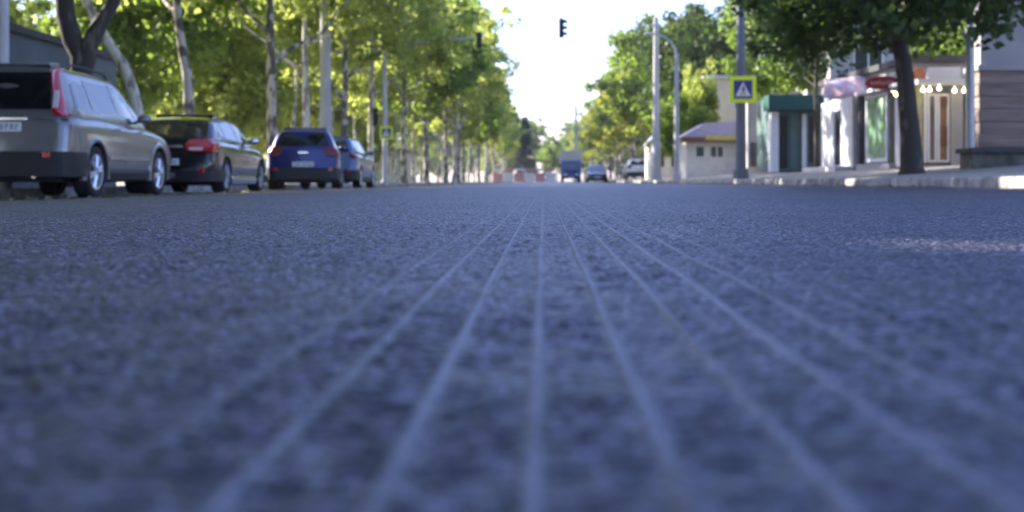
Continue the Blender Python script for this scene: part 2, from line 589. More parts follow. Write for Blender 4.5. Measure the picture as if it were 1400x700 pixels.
def make_road():
    xs = list(np.arange(-0.45, 0.4501, 0.0024))
    x = xs[-1]
    right = []
    while x < 5.5:
        x += max(0.0024, 0.0075 * x)
        right.append(min(x, 5.5))
    x = -xs[0]
    left = []
    while x < 8.0:
        x += max(0.0024, 0.0075 * x)
        left.append(-min(x, 8.0))
    X = np.array(left[::-1] + xs + right)
    ys = [-60, -40, -30, -20, -12, -8, -5, -3, -2, -1.2, -0.7, -0.4, -0.2, -0.05, 0.05]
    y = 0.12
    while y < 30:
        ys.append(y)
        y += 0.0075 * max(y, 0.4)
    while y < 420:
        ys.append(y)
        y *= 1.05
    ys.append(420)
    Y = np.array(ys)
    gx, gy = np.meshgrid(X, Y)
    z = np.interp(gx, [p[0] for p in PROF], [p[1] for p in PROF])
    g = vnoise(gx / 0.011, gy / 0.011, 1) - 0.5
    g2 = vnoise(gx / 0.026 + 9, gy / 0.026, 2) - 0.5
    g3 = vnoise(gx / 0.35, gy / 0.35, 3) - 0.5
    fade = np.clip(1.5 - gy / 25.0, 0, 1) * (gy > 0)
    g = vnoise(gx / 0.0075, gy / 0.0075, 1) - 0.5
    cross = np.sin(2 * PI * (gy / 0.026 + 1.2 * vnoise(gx / 0.2, gy / 0.3, 8))) * np.clip(vnoise(gx / 0.08, gy / 0.12, 9) - 0.25, 0, 1) + 1.2 * (vnoise(gx / 0.045, gy / 0.011, 12) - 0.5)
    d0 = np.abs((gx - GO) / GS - np.round((gx - GO) / GS)) * GS
    calm = 1 - 0.8 * np.clip(1.6 - d0 / 0.0045, 0, 1) * (np.abs(gx - 0.085) < 0.3)
    z = z + fade * ((g * (0.0030 + 0.0022 * np.clip(gy - 0.8, 0, 1)) + g2 * 0.0008 + cross * 0.0025) * calm + g3 * 0.004)
    wob = 0.0
    ph = (gx + wob - GO) / GS
    d = np.abs(ph - np.round(ph)) * GS
    ridge = np.clip(1.5 - d / 0.0024, 0, 1)
    lim = np.clip(1 - (np.abs(gx - 0.045) - 0.10) / 0.15, 0, 1)
    z = z + 0.0022 * ridge * lim * np.clip(1 - gy / 12, 0, 1) * (gy > 0)
    nx, ny = len(X), len(Y)
    co_ = np.stack([gx, gy, z], -1).reshape(-1, 3).astype(np.float32)
    ii = np.arange(ny - 1)[:, None] * nx + np.arange(nx - 1)[None, :]
    q = np.stack([ii, ii + 1, ii + nx + 1, ii + nx], -1).reshape(-1, 4).astype(np.int32)
    me = bpy.data.meshes.new('road')
    me.vertices.add(len(co_))
    me.vertices.foreach_set('co', co_.ravel())
    me.loops.add(q.size)
    me.loops.foreach_set('vertex_index', q.ravel())
    me.polygons.add(len(q))
    me.polygons.foreach_set('loop_start', np.arange(0, q.size, 4, dtype=np.int32))
    me.polygons.foreach_set('use_smooth', np.ones(len(q), dtype=bool))
    me.update()
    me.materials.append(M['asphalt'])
    o = bpy.data.objects.new('road', me)
    COL.objects.link(o)
    tag(o, 'dark asphalt carriageway with thin pale ridges running along it', kind='structure')


make_road()

b = MB()
b.box(-300, -80, -0.9, 300, 480, -0.3)
tag(b.build('ground', M['dirt']), 'bare ground beyond the street', kind='structure')


def kerb_run(x0, x1, zb, zt, y0, y1, name, label):
    """kerb stones of one metre with rounded top edges and open joints"""
    b = MB()
    rng = random.Random(5)
    y = y0
    s = 1 if x1 > x0 else -1
    while y < y1:
        L = 1.0 if y < 90 else 4.0
        dz, dx = rng.uniform(-0.012, 0.012), rng.uniform(-0.012, 0.012)
        r = 0.035
        poly = [(x0 + dx, zb), (x0 + dx + s * 0.01, zt - r + dz), (x0 + dx + s * 0.02, zt - r * 0.35 + dz), (x0 + dx + s * r, zt + dz), (x1 + dx, zt + dz + 0.004), (x1 + dx, zb)]
        b.prism(poly, 'y', y + 0.008, y + L - 0.008)
        y += L
    return tag(b.build(name, M['kerb'], smooth=35), label, kind='structure')


kerb_run(5.5, 5.68, -0.05, 0.145, -60, 330, 'kerb_right', 'pale concrete kerb stones along the right side of the road')
kerb_run(-8.0, -8.18, -0.3, 0.0, -60, 330, 'kerb_left', 'concrete kerb behind the parked cars')


def strip(profile, y0, y1, name, m, label, ny=40):
    b = MB()
    rng = random.Random(3)
    ys = [y0 + (y1 - y0) * i / ny for i in range(ny + 1)]
    n = len(profile)
    for y in ys:
        for k, (x, z) in enumerate(profile):
            b.v.append((x, y, z + (rng.uniform(-0.01, 0.01) if 0 < k < n - 1 else 0)))
    for i in range(ny):
        for k in range(n - 1):
            a = i * n + k
            b.f.append((a, a + 1, a + n + 1, a + n))
            b.m.append(0)
    return tag(b.build(name, m, fix=True), label, kind='structure')


RP = [(5.68, -0.3), (5.68, 0.135), (7.2, 0.24), (9.0, 0.40), (11.0, 0.52), (60, 0.56), (60, -0.4)]
strip(RP, -60, 330, 'pavement_right', M['pave'], 'grey pavement rising from the right kerb to the shops', 90)
LP = [(-60, -0.4), (-60, -0.02), (-14, -0.02), (-11, -0.02), (-8.18, -0.025), (-8.18, -0.35)]
strip(LP, -60, 330, 'pavement_left', M['pave'], 'pavement and verge behind the parked cars under the trees', 90)


def rz_(x):
    return float(np.interp(x, [5.68, 7.2, 9.0, 11.0, 60], [0.135, 0.24, 0.40, 0.52, 0.56]))


def gz(x):
    if x < -8.1:
        return -0.022
    if x > 5.68:
        return rz_(x)
    return roadz(x)


# ------------------------------------------------------------------ trees
def add_leaves(centers, radii, per, size, seed, name, flat=0.35, zsq=0.8):
    rng = np.random.default_rng(seed)
    n = len(centers) * per
    c = np.repeat(np.array(centers, dtype=float), per, axis=0)
    r = np.repeat(np.array(radii, dtype=float), per)[:, None]
    d = rng.normal(size=(n, 3))
    d /= np.linalg.norm(d, axis=1)[:, None]
    rad = rng.random((n, 1)) ** 0.45
    p = c + d * rad * r * np.array([1, 1, zsq])
    nrm = rng.normal(size=(n, 3)) + d * 0.5 + np.array([0, 0, flat])
    nrm /= np.linalg.norm(nrm, axis=1)[:, None]
    t = np.cross(nrm, rng.normal(size=(n, 3)))
    t /= np.linalg.norm(t, axis=1)[:, None]
    u = np.cross(nrm, t)
    s = (size * (0.65 + 0.7 * rng.random((n, 1))))
    v0 = p - t * s * 0.5
    v1 = p + u * s * 0.42 - t * s * 0.05 + nrm * s * 0.08
    v2 = p + t * s * 0.55 - nrm * s * 0.05
    v3 = p - u * s * 0.42 - t * s * 0.05 + nrm * s * 0.08
    co_ = np.stack([v0, v1, v2, v3], 1).reshape(-1, 3).astype(np.float32)
    me = bpy.data.meshes.new(name)
    me.vertices.add(len(co_))
    me.vertices.foreach_set('co', co_.ravel())
    q = np.arange(4 * n, dtype=np.int32)
    me.loops.add(4 * n)
    me.loops.foreach_set('vertex_index', q)
    me.polygons.add(n)
    me.polygons.foreach_set('loop_start', np.arange(0, 4 * n, 4, dtype=np.int32))
    me.update()
    return me


def proto_tree(kind, seed, H, r0, zc, Rc, lm, bm_, per=75, nclump=150, leaf=0.22, trunk=None, clump_r=(0.5, 0.95), limb_z=None, bias=2.4, lean=0.0, fork=None, csq=1.0, off=(0, 0), nlimb=8, seg=9, open_=0.0, keep=None):
    """returns an Empty with trunk and crown"""
    rng = random.Random(seed)
    root = empty(kind, (0, 0, 0))
    tb = MB()
    if trunk is None:
        n = 9
        trunk = []
        a = rng.uniform(0, 6.28)
        for i in range(n):
            f = i / (n - 1)
            wv = 0.16 * math.sin(f * 5 + a) + rng.uniform(-0.05, 0.05)
            trunk.append(Vector((wv * f * 1.4 + lean * f * math.cos(a), 0.8 * wv * f + lean * f * math.sin(a), -0.12 + f * H * 0.8)))
    else:
        trunk = [Vector(p) for p in trunk]
    n = len(trunk)
    zt = trunk[-1].z
    rads = [max(r0 * (1 - 0.86 * (max(p.z, 0) / zt) ** 0.9), 0.03) for p in trunk]
    rads[0] = r0 * 1.35
    # add flare point
    tp = [trunk[0], trunk[0].lerp(trunk[1], 0.3)] + trunk[1:]
    tr = [r0 * 1.4, r0 * 1.02] + rads[1:]
    tb.tube(tp, tr, seg=12)

    def on_trunk(z):
        for i in range(n - 1):
            if trunk[i].z <= z <= trunk[i + 1].z:
                f = (z - trunk[i].z) / (trunk[i + 1].z - trunk[i].z + 1e-9)
                return trunk[i].lerp(trunk[i + 1], f), rads[i] * (1 - f) + rads[i + 1] * f
        return trunk[-1], rads[-1]
    cz = (zc + H) / 2
    hz = (H - zc) / 2
    ctr = []
    rr = []
    lz = limb_z or zc
    base_ang = rng.uniform(0, 6.28)
    for k in range(nlimb):
        zb = lz * 0.85 + (zt * 0.96 - lz * 0.85) * (k / nlimb) + rng.uniform(-0.2, 0.2)
        p, r = on_trunk(zb)
        a = base_ang + k * 2.4 + rng.uniform(-0.4, 0.4)
        ln = Rc * rng.uniform(0.6, 0.92) * (1 - 0.35 * k / nlimb)
        up = rng.uniform(0.35, 1.0) * ln
        pts = [p]
        for j in range(1, 5):
            f = j / 4
            q = p + Vector((math.cos(a) * ln * f * csq, math.sin(a) * ln * f, up * f ** 1.3)) + Vector((rng.uniform(-.15, .15), rng.uniform(-.15, .15), rng.uniform(-.1, .1))) * ln * 0.3
            pts.append(q)
        rl = min(r * 0.62, 0.5 * r0)
        tb.tube(pts, [rl, rl * 0.8, rl * 0.6, rl * 0.4, 0.015], seg=6)
        for j in (2, 3, 4):
            for _ in range(2):
                aa = a + rng.uniform(-1.2, 1.2)
                l2 = ln * rng.uniform(0.25, 0.5)
                e_ = pts[j] + Vector((math.cos(aa) * l2, math.sin(aa) * l2, rng.uniform(-0.2, 0.8) * l2))
                tb.tube([pts[j], pts[j].lerp(e_, 0.5) + Vector((0, 0, 0.08 * l2)), e_], [rl * 0.35, rl * 0.22, 0.008], seg=5)
                ctr.append(tuple(e_))
                rr.append(rng.uniform(*clump_r))
    if fork:
        for pts, rd in fork:
            tb.tube(pts, rd, seg=9)
    while len(ctr) < nclump:
        v = Vector((rng.gauss(0, 1), rng.gauss(0, 1), rng.gauss(0, 1))).normalized()
        f = rng.random() ** (1 / bias)
        # uneven outline
        f *= 0.82 + 0.3 * math.sin(3.1 * math.atan2(v.y, v.x) + seed) * (0.5 + 0.5 * v.z) * 0.6 + rng.uniform(-0.06, 0.12)
        p = Vector((v.x * Rc * f * csq + off[0], v.y * Rc * f + off[1], cz + v.z * hz * f))
        if v.z < 0:   # flatter underside
            p.z = cz + v.z * hz * f * 0.95
        if open_ and math.sin(p.x * 1.7 + seed) * math.sin(p.y * 1.9 + 2 * seed) * math.sin(p.z * 1.3 + 3) > 0.55 - open_:
            if rng.random() < 0.85:
                continue
        if keep and keep(p):
            continue
        ctr.append(tuple(p))
        rr.append(rng.uniform(*clump_r))
    tb.build('trunk', bm_, root, smooth=50, fix=True)
    me = add_leaves(ctr, rr, per, leaf, seed, 'crown')
    me.materials.append(lm)
    o = bpy.data.objects.new('crown', me)
    COL.objects.link(o)
    o.parent = root
    return root


PA = proto_tree('plane_tree', 11, 16.5, 0.20, 4.4, 4.6, M['leaf_lime'], M['bark'], per=80, nclump=175, leaf=0.25, limb_z=4.6, open_=0.38)
PB = proto_tree('plane_tree', 23, 17.0, 0.18, 5.0, 4.9, M['leaf_lime'], M['bark_pale'], per=80, nclump=185, leaf=0.25, limb_z=5.2, lean=0.8, open_=0.32)
PC = proto_tree('plane_tree', 37, 15.5, 0.22, 4.0, 4.5, M['leaf_mid'], M['bark'], per=80, nclump=180, leaf=0.26, limb_z=4.2, lean=0.5, open_=0.2)
PD = proto_tree('bushy_tree', 51, 7.5, 0.12, 0.7, 2.9, M['leaf_lime'], M['bark_dark'], per=70, nclump=130, leaf=0.24, limb_z=1.2, open_=0.3)
PE = proto_tree('bushy_tree', 57, 9.5, 0.15, 1.6, 3.4, M['leaf_mid'], M['bark_dark'], per=80, nclump=140, leaf=0.24, limb_z=1.8, open_=0.3)
used = set()


def place(proto, x, y, rz, label, group=None, s=1.0, sz=None, z=None):
    if proto.name in used:
        o = copy_tree(proto)
    else:
        used.add(proto.name)
        o = proto
    o.location = (x, y, gz(x) if z is None else z)
    o.rotation_euler = (0, 0, rz)
    o.scale = (s, s, sz or s)
    tag(o, label, 'tree')
    if 'group' in o.keys():
        del o['group']
    if group:
        o['group'] = group
    return o


place_dense = proto_tree('maple_tree', 92, 13.5, 0.20, 2.4, 4.8, M['leaf_mid'], M['bark_dark'], per=95, nclump=260, leaf=0.27, limb_z=3.0, clump_r=(0.6, 1.0))
rng = random.Random(77)
# the street row on the left: nearest ones placed one by one
# forked dark tree behind the grey car
D = 22.9
bx, by = ax(108, D), D
fz = az(78, D)
tA = proto_tree('plane_tree', 5, 13.5, 0.26, 4.6, 4.6, M['leaf_lime'], M['bark_dark'], per=80, nclump=200, leaf=0.2, limb_z=4.5,
                trunk=[(0, 0, -0.1), (0.05, 0, 1.2), (0.05, 0, fz + .02), (ax(100, D) - bx, 0, az(55, D)), (ax(90, D) - bx, 0, az(20, D)), (ax(84, D) - bx, 0.1, az(-20, D)), (ax(70, D) - bx, 0.5, 7.5), (ax(50, D) - bx, 0.5, 10.5)],
                fork=[([(0.05, 0, fz - .3), (ax(122, D) - bx, 0, az(62, D)), (ax(134, D) - bx, 0.1, az(30, D)), (ax(150, D) - bx, 0.2, az(0, D)), (ax(158, D) - bx, 0.4, 6.0), (ax(180, D) - bx, 0.6, 9.0)], [0.2, 0.17, 0.15, 0.13, 0.11, 0.04])], open_=0.25)
place(tA, bx, by, 0, 'forked plane tree with dark bark rising behind the grey crossover')
# sunlit leaning plane trunk
D = 27.5
bx = ax(200, D)
tB = proto_tree('plane_tree', 6, 14.0, 0.17, 5.2, 4.0, M['leaf_lime'], M['bark_pale'], per=80, nclump=170, leaf=0.2, limb_z=5.0,
                trunk=[(0, 0, -0.1), (-0.1, 0, 1.0), (ax(184, D) - bx, 0, az(130, D)), (ax(170, D) - bx, 0, az(90, D)), (ax(150, D) - bx, 0, az(60, D)), (ax(135, D) - bx, 0, az(35, D)), (ax(118, D) - bx, 0, az(0, D)), (ax(100, D) - bx, 0, 6.5), (ax(90, D) - bx, 0.3, 10)], open_=0.25)
place(tB, bx, D, 0, 'pale plane tree leaning left over the grey crossover')
D = 31.0
bx = ax(262, D)
tC = proto_tree('plane_tree', 7, 15.0, 0.17, 5.6, 4.3, M['leaf_lime'], M['bark'], per=80, nclump=180, leaf=0.2, limb_z=5.4,
                trunk=[(0, 0, -0.1), (0, 0, 1.0), (ax(258, D) - bx, 0, az(140, D)), (ax(256, D) - bx, 0, az(100, D)), (ax(248, D) - bx, 0, az(60, D)), (ax(243, D) - bx, 0, az(20, D)), (ax(240, D) - bx, 0, 6), (ax(250, D) - bx, 0.2, 11)], open_=0.25)
place(tC, bx, D, 0, 'slim plane tree with a curved trunk behind the black hatchback')
near = [(372, 39.5, PA, 0.6, 'plane tree with a dull brown trunk just left of the dark blue car'),
        (418, 44.5, PB, 2.1, 'plane tree with sunlit bark left of the concrete pole'),
        (470, 52.5, PA, 3.7, 'straight plane tree just right of the thick concrete pole'),
        (507, 61.0, PB, 5.2, 'pale plane tree whose trunk forks beside the signal mast'),
        (552, 70.0, PA, 1.2, 'plane tree under the signal mast arm'),
        (583, 83.0, PC, 4.0, 'dark leaning plane trunk beyond the signal mast'),
        (620, 98.0, PB, 0.3, 'broad plane tree standing furthest out towards the road on the left')]
for px, D, pr, rz, lab in near:
    place(pr, ax(px, D), D, rz, lab, s=rng.uniform(0.92, 1.05))
slim = proto_tree('plane_tree', 41, 13.5, 0.13, 5.0, 3.4, M['leaf_lime'], M['bark_pale'], per=75, nclump=120, leaf=0.25, limb_z=4.6, lean=0.7, open_=0.3)
for px, D in ((395, 56.0), (432, 62.0), (455, 72.0), (488, 78.0), (528, 86.0), (541, 92.0), (565, 100.0), (598, 112.0), (607, 122.0), (632, 135.0), (648, 146.0)):
    place(slim, ax(px, D), D, rng.uniform(0, 6.28), 'slender plane tree between the street row and the park on the left', 'slender plane trees behind the left street row', s=rng.uniform(0.9, 1.1))
y = 107.0
i = 0
while y < 300:
    place([PA, PB, PC][i % 3], -8.9 + rng.uniform(-0.4, 0.4), y, rng.uniform(0, 6.28), 'plane tree far down the left row towards the end of the street', 'far plane trees in the left row', s=rng.uniform(0.9, 1.12))
    y += rng.uniform(7.5, 10.5) * (1 + (y - 107) / 220)
    i += 1
for y, pr, lab in ((7.4, PC, 'plane tree left of the frame between the first two'), (-1.8, PA, 'plane tree just behind the camera on the left'), (3.0, PC, 'plane tree beside the camera left of the frame'), (12.5, PA, 'plane tree nearest the camera on the left, its crown above the frame'), (-7.0, PB, 'plane tree behind the camera on the left')):
    place(pr, -9.3, y, rng.uniform(0, 6), lab)
# second row that fills the gaps between the trunks
for i in range(15):
    y = 27 + i * 7.5 + rng.uniform(-1.5, 1.5)
    x = -13.2 - rng.uniform(0, 4) - i * 0.25
    if i < 3:
        x = (-16.5, -13.5, -12.6)[i]
    labs = ['bushy tree behind the black hatchback', 'bushy yellow green tree between the black and the dark blue cars']
    place([PD, PE][i % 2], x, y + 4, rng.uniform(0, 6.28), labs[i - 2] if 2 <= i < 4 else 'low bushy tree behind the left row of plane trees', None if 2 <= i < 4 else 'bushy trees behind the plane row', s=rng.uniform(0.9, 1.25))
for i in range(13):
    y = (-14 + i * 6.5 if i < 6 else 50 + (i - 6) * 24) + rng.uniform(-2, 2)
    place([PC, PA][i % 2], -19 - rng.uniform(0, 6), y, rng.uniform(0, 6.28), 'tall plane tree in the park behind the left row', 'park trees behind the left row', s=rng.uniform(0.8, 1.05))

for x, y, pr, lab in ((-9.2, -17, PB, 'plane tree on the left well behind the camera'), (-9.0, -30, PA, 'plane tree on the left furthest behind the camera'), (8.6, -8, PC, 'plane tree on the right behind the camera'), (8.9, -22, PA, 'plane tree on the right furthest behind the camera')):
    place(pr, x, y, rng.uniform(0, 6), lab)
for i in range(6):  # unseen bushy trees, added to keep direct sun off the road
    place([PE, PD][i % 2], -12.6 - rng.uniform(0, 1.0), -9 + i * 5.0, rng.uniform(0, 6.28), 'unseen bushy tree added beside the camera to shade the road', 'bushy trees added to shade the road', s=1.2)
for i in range(5):  # unseen dense crowns, added to block sun rays reaching the near road
    place(place_dense, -15.5 - (i % 2) * 1.2, -5 + i * 6.0, rng.uniform(0, 6.28), 'unseen dense tree added left of the frame to block the sun', 'dense trees added to block the sun', s=1.12)
# right side
# big dark tree before the shops
D = 22.5
bx = ax(1247, D)
z0 = gz(bx)
tR = proto_tree('lime_tree', 81, 8.6, 0.21, 1.25, 4.15, M['leaf_dark'], M['bark_dark'], per=64, nclump=420, leaf=0.17, limb_z=2.9, open_=0.45,
                trunk=[(0, 0, -0.1), (-0.03, 0, 0.7), (ax(1241, D) - bx, 0, az(150, D) - z0), (ax(1238, D) - bx, 0, az(105, D) - z0), (ax(1232, D) - bx, 0, az(70, D) - z0), (ax(1228, D) - bx, 0, az(30, D) - z0), (ax(1222, D) - bx, 0, az(-10, D) - z0), (-0.5, 0.1, 7.6)],
                clump_r=(0.35, 0.7), off=(-0.25, 0.2), bias=2.6, csq=0.92, keep=lambda p: (p.z < 2.7 and math.hypot(p.x, p.y) < 1.7) or (p.z < 2.0 and p.x < 0.7))
place(tR, bx, D, 0, 'large dark green lime tree standing at the kerb before the shop entrance')
# low hanging branches to the right belong to a neighbour further right
D = 40.0
tS = proto_tree('lime_tree', 83, 8.5, 0.10, 2.5, 3.0, M['leaf_dark'], M['bark_dark'], per=70, nclump=120, leaf=0.17, limb_z=3.2, clump_r=(0.35, 0.65), open_=0.2)
place(tS, ax(1117, D), D, 0.4, 'slim dark young tree in front of the green kiosk')
PG = proto_tree('maple_tree', 91, 13.5, 0.20, 3.0, 4.6, M['leaf_dark'], M['bark_dark'], per=85, nclump=165, leaf=0.26, limb_z=3.0, clump_r=(0.6, 1.0), csq=1.0)
PY = proto_tree('maple_tree', 95, 12.5, 0.18, 3.0, 4.4, M['leaf_gold'], M['bark'], per=75, nclump=160, leaf=0.28, limb_z=3.2, open_=0.2)
PM = proto_tree('maple_tree', 97, 13.0, 0.18, 3.2, 4.4, M['leaf_mid'], M['bark'], per=75, nclump=160, leaf=0.28, limb_z=3.2, open_=0.2)
place(PG, 11.2, 92, 0.5, 'dark green maple left of the tall concrete lamp pole', s=1.02)
place(PM, 9.2, 99, 2.2, 'bright green maple whose top stands highest beside the white sky on the right', s=1.1)
place(PY, 12.2, 90, 1.0, 'yellowing maple whose top shows above the curved lamp arm', s=0.98)
place(PG, 10.6, 81, 3.5, 'dark maple filling the space behind the curved lamp post', s=0.93)
place(PM, 15.0, 75.5, 4.0, 'light green maple behind the kiosk with the lilac roof', s=1.0)
place(PY, 19.5, 72, 2.0, 'yellow green maple between the crossing sign and the shops', s=0.95)
place(PM, 12.6, 55.5, 1.4, 'light green tree with thin foliage above the green kiosk', s=0.85)
place(PE, ax(926, 67.0), 67.0, 2.0, 'small leafy tree just behind the kiosk with the lilac roof', s=0.55)
place(PM, 15.6, 45.0, 0.9, 'light green maple in the yard behind the flat roofed shop', s=0.58)
place(PD, ax(957, 67.6), 67.6, 1.3, 'small thin leafed tree at the left corner of the cream house', s=0.4, sz=0.9)
y = 110.0
i = 0
while y < 300:
    place([PY, PM, PY, PG][i % 4], 10.0 + rng.uniform(-0.6, 1.0), y, rng.uniform(0, 6.28), 'yellow green tree far down the right side of the street', 'far trees along the right side', s=rng.uniform(0.95, 1.12))
    y += rng.uniform(8.5, 12) * (1 + (y - 110) / 200)
    i += 1
for i in range(16):
    place([PM, PC, PA, PC][i % 4] if 5 <= i <= 10 else [PM, PC, PY, PG][i % 4], -42 + i * 5.6 + rng.uniform(-1.0, 1.0), 306 + rng.uniform(-8, 10), rng.uniform(0, 6.28), 'distant tree closing the end of the street', 'trees across the end of the street', s=rng.uniform(1.0, 1.2), z=-0.3)
for i in range(12):
    place([PE, PD][i % 2], -30 + i * 5.4 + rng.uniform(-1.0, 1.0), 292 + rng.uniform(-4, 4), rng.uniform(0, 6.28), 'low bushy tree closing the end of the street', 'bushy trees across the end of the street', s=rng.uniform(0.9, 1.2), z=-0.3)


def conifer(x, y, H, r, label):
    root = empty('conifer', (x, y, -0.2))
    t = MB()
    t.tube([(0, 0, 0), (0, 0, H * 0.5), (0, 0, H)], [0.22, 0.14, 0.02], seg=7)
    t.build('trunk', M['bark_dark'], root, smooth=40)
    g = random.Random(3)
    c, rr = [], []
    for k in range(150):
        f = g.random()
        a = g.uniform(0, 6.28)
        rad = r * (1 - f) ** 0.6 * g.uniform(0.3, 1)
        c.append((math.cos(a) * rad, math.sin(a) * rad, 0.6 + f * (H - 0.8)))
        rr.append(0.6)
    me = add_leaves(c, rr, 50, 0.25, 4, 'crown')
    me.materials.append(M['needle'])
    o = bpy.data.objects.new('crown', me)
    COL.objects.link(o)
    o.parent = root
    tag(root, label, 'tree')


conifer(ax(718, 215), 215, 12.0, 2.1, 'narrow dark conifer standing alone near the end of the street')


# ------------------------------------------------------------------ cars
def lerpt(tab, v):
    return float(np.interp(v, [a for a, _ in tab], [b_ for _, b_ in tab]))


def chaikin(pts, it=2):
    for _ in range(it):
        out = [pts[0]]
        for a, b_ in zip(pts[:-1], pts[1:]):
            out.append(tuple(a[i] * 0.75 + b_[i] * 0.25 for i in range(len(a))))
            out.append(tuple(a[i] * 0.25 + b_[i] * 0.75 for i in range(len(a))))
        out.append(pts[-1])
        pts = out
    return pts


def car(P, loc, rz=0.0):
    W, L = P['W'] / 2, P['L']
    root = empty(P['name'], loc, rz)
    tag(root, P['label'], P.get('cat', 'car'))
    paint = M[P['paint']]
    zb = P['belt']                       # z of lower body's upper edge against y
    clear = P.get('clear', 0.2)

    def wid(y):
        e = 1.0
        if y < 0.5:
            e = 0.86 + 0.14 * math.sqrt(max(0, 1 - (1 - max(y, 0) / 0.5) ** 2))
        elif y > L - 0.8:
            e = 0.78 + 0.22 * math.sqrt(max(0, 1 - (1 - max(L - y, 0) / 0.8) ** 2))
        return W * e

    def ring(y):
        w_ = wid(y)
        zt = lerpt(zb, y)
        z0 = clear + 0.06 * max(0, 1 - min(y, L - y) / 0.5)
        zs = min(zt - 0.08, P.get('shoulder', 0.85))
        h = [(0, z0), (w_ * 0.8, z0), (w_ * 0.955, z0 + 0.05), (w_ * 0.99, z0 + 0.22), (w_, (z0 + zs) / 2 + 0.05), (w_ * 0.99, zs), (w_ * 0.945, zt - 0.02), (w_ * 0.88, zt + 0.012), (w_ * 0.6, zt + 0.03), (0, zt + 0.04)]
        h = chaikin(h, 2)
        full = [(x, z) for x, z in h] + [(-x, z) for x, z in h[::-1][1:-1]]
        out = []
        for x, z in full:
            yy = y
            rb_ = P.get('rake', 0.12) * min(1, max(0, (z - 0.62) / 0.35)) - 0.03 * math.exp(-((z - 0.5) / 0.12) ** 2)
            if y < 0.7:
                yy = y + (1 - y / 0.7) * rb_
            fr = P.get('nose', 0.35) * min(1, max(0, (z - 0.55) / 0.4)) ** 1.5
            if y > L - 0.9:
                yy = y - (1 - (L - y) / 0.9) * fr
            out.append((x, yy, z))
        return out
    ys = [0, 0.015, 0.04, 0.08, 0.14, 0.22, 0.32, 0.45, 0.6, 0.8]
    ys += [0.8 + (L - 1.6) * i / 16 for i in range(1, 17)]
    ys += [L - v for v in (0.65, 0.5, 0.36, 0.24, 0.14, 0.07, 0.03, 0.0)]
    b_ = MB()
    rings = [ring(y) for y in ys]
    # soften the rear and front faces
    for k, s_ in ((0, 0.94), (1, 0.975), (2, 0.99)):
        rings[k] = [(x * s_, y, (z - 0.6) * (0.97 + 0.03 * (k / 2)) + 0.6) for x, y, z in rings[k]]
    for k, s_ in ((-1, 0.93), (-2, 0.97), (-3, 0.99)):
        rings[k] = [(x * s_, y, (z - 0.5) * 0.96 + 0.5) for x, y, z in rings[k]]
    b_.loft(rings)
    body = b_.build('body', paint, None, smooth=38)
    # wheel arches
    rw = P['rw']
    wy = P['wheels']
    cb = MB()
    for y in wy:
        for s in (-1, 1):
            n = 28
            poly = [(y + (rw + 0.05) * math.cos(2 * PI * k / n), rw + (rw + 0.05) * math.sin(2 * PI * k / n)) for k in range(n)]
            cb.prism(poly, 'x', s * (W - 0.32), s * (W + 0.2))
    cut = cb.build('arch_cutter', M['black'])
    mo = body.modifiers.new('cut', 'BOOLEAN')
    mo.operation = 'DIFFERENCE'
    mo.solver = 'EXACT'
    mo.object = cut
    dg = bpy.context.evaluated_depsgraph_get()
    ev = body.evaluated_get(dg)
    me2 = bpy.data.meshes.new_from_object(ev)
    body.modifiers.clear()
    old = body.data
    # greenhouse
    ya, yb = P['cab'][0][0], P['cab'][-1][0]
    roof = P['cab']
    zr = max(z for _, z in roof)
    zbl = P['beltz']
    tum = P.get('tumble', 0.17)

    def xs(y, z):
        wb = wid(y) * 0.925
        if y < ya + 0.5:
            wb -= 0.05 * (1 - (y - ya) / 0.5)
        if y > yb - 1.2:
            wb -= 0.10 * (1 - (yb - y) / 1.2)
        f = min(1.0, max(0.0, (z - zbl) / (zr - zbl)))
        return wb - tum * f ** 1.15
    gys = sorted(set([ya + (yb - ya) * i / 34 for i in range(35)] + [y for y, _ in roof]))
    g = MB()
    gr = []
    for y in gys:
        z1 = lerpt(roof, y)
        z0 = zbl - 0.12
        hh = max(0.02, z1 - z0)
        rd = min(0.09, hh * 0.4)
        pts = [(xs(y, zbl), z0)]
        for k in range(1, 5):
            z = z0 + (z1 - rd - z0) * k / 4
            pts.append((xs(y, z), z))
        xt = xs(y, z1)
        pts += [(xt - 0.01, z1 - rd * 0.35), (xt - 0.07, z1), (xt * 0.6, z1 + 0.018), (0, z1 + 0.028)]
        pts = chaikin(pts[3:], 2)
        pts = [(xs(y, zbl), z0), (xs(y, zbl), z0 + hh * 0.2)] + pts
        full = [(x, y, z) for x, z in pts] + [(-x, y, z) for x, z in pts[::-1][1:]]
        gr.append(full)
    g.loft(gr)
    gm = g.build('gh', paint, None, smooth=38)
    bm = bmesh.new()
    bm.from_mesh(me2)
    bm.from_mesh(gm.data)
    me3 = bpy.data.meshes.new('body')
    bm.to_mesh(me3)
    bm.free()
    me3.materials.append(paint)
    me3.polygons.foreach_set('material_index', [0] * len(me3.polygons))
    me3.polygons.foreach_set('use_smooth', [True] * len(me3.polygons))
    me3.set_sharp_from_angle(angle=R(38))
    body.data = me3
    body.parent = root
    for o_ in (cut, gm):
        bpy.data.objects.remove(o_)

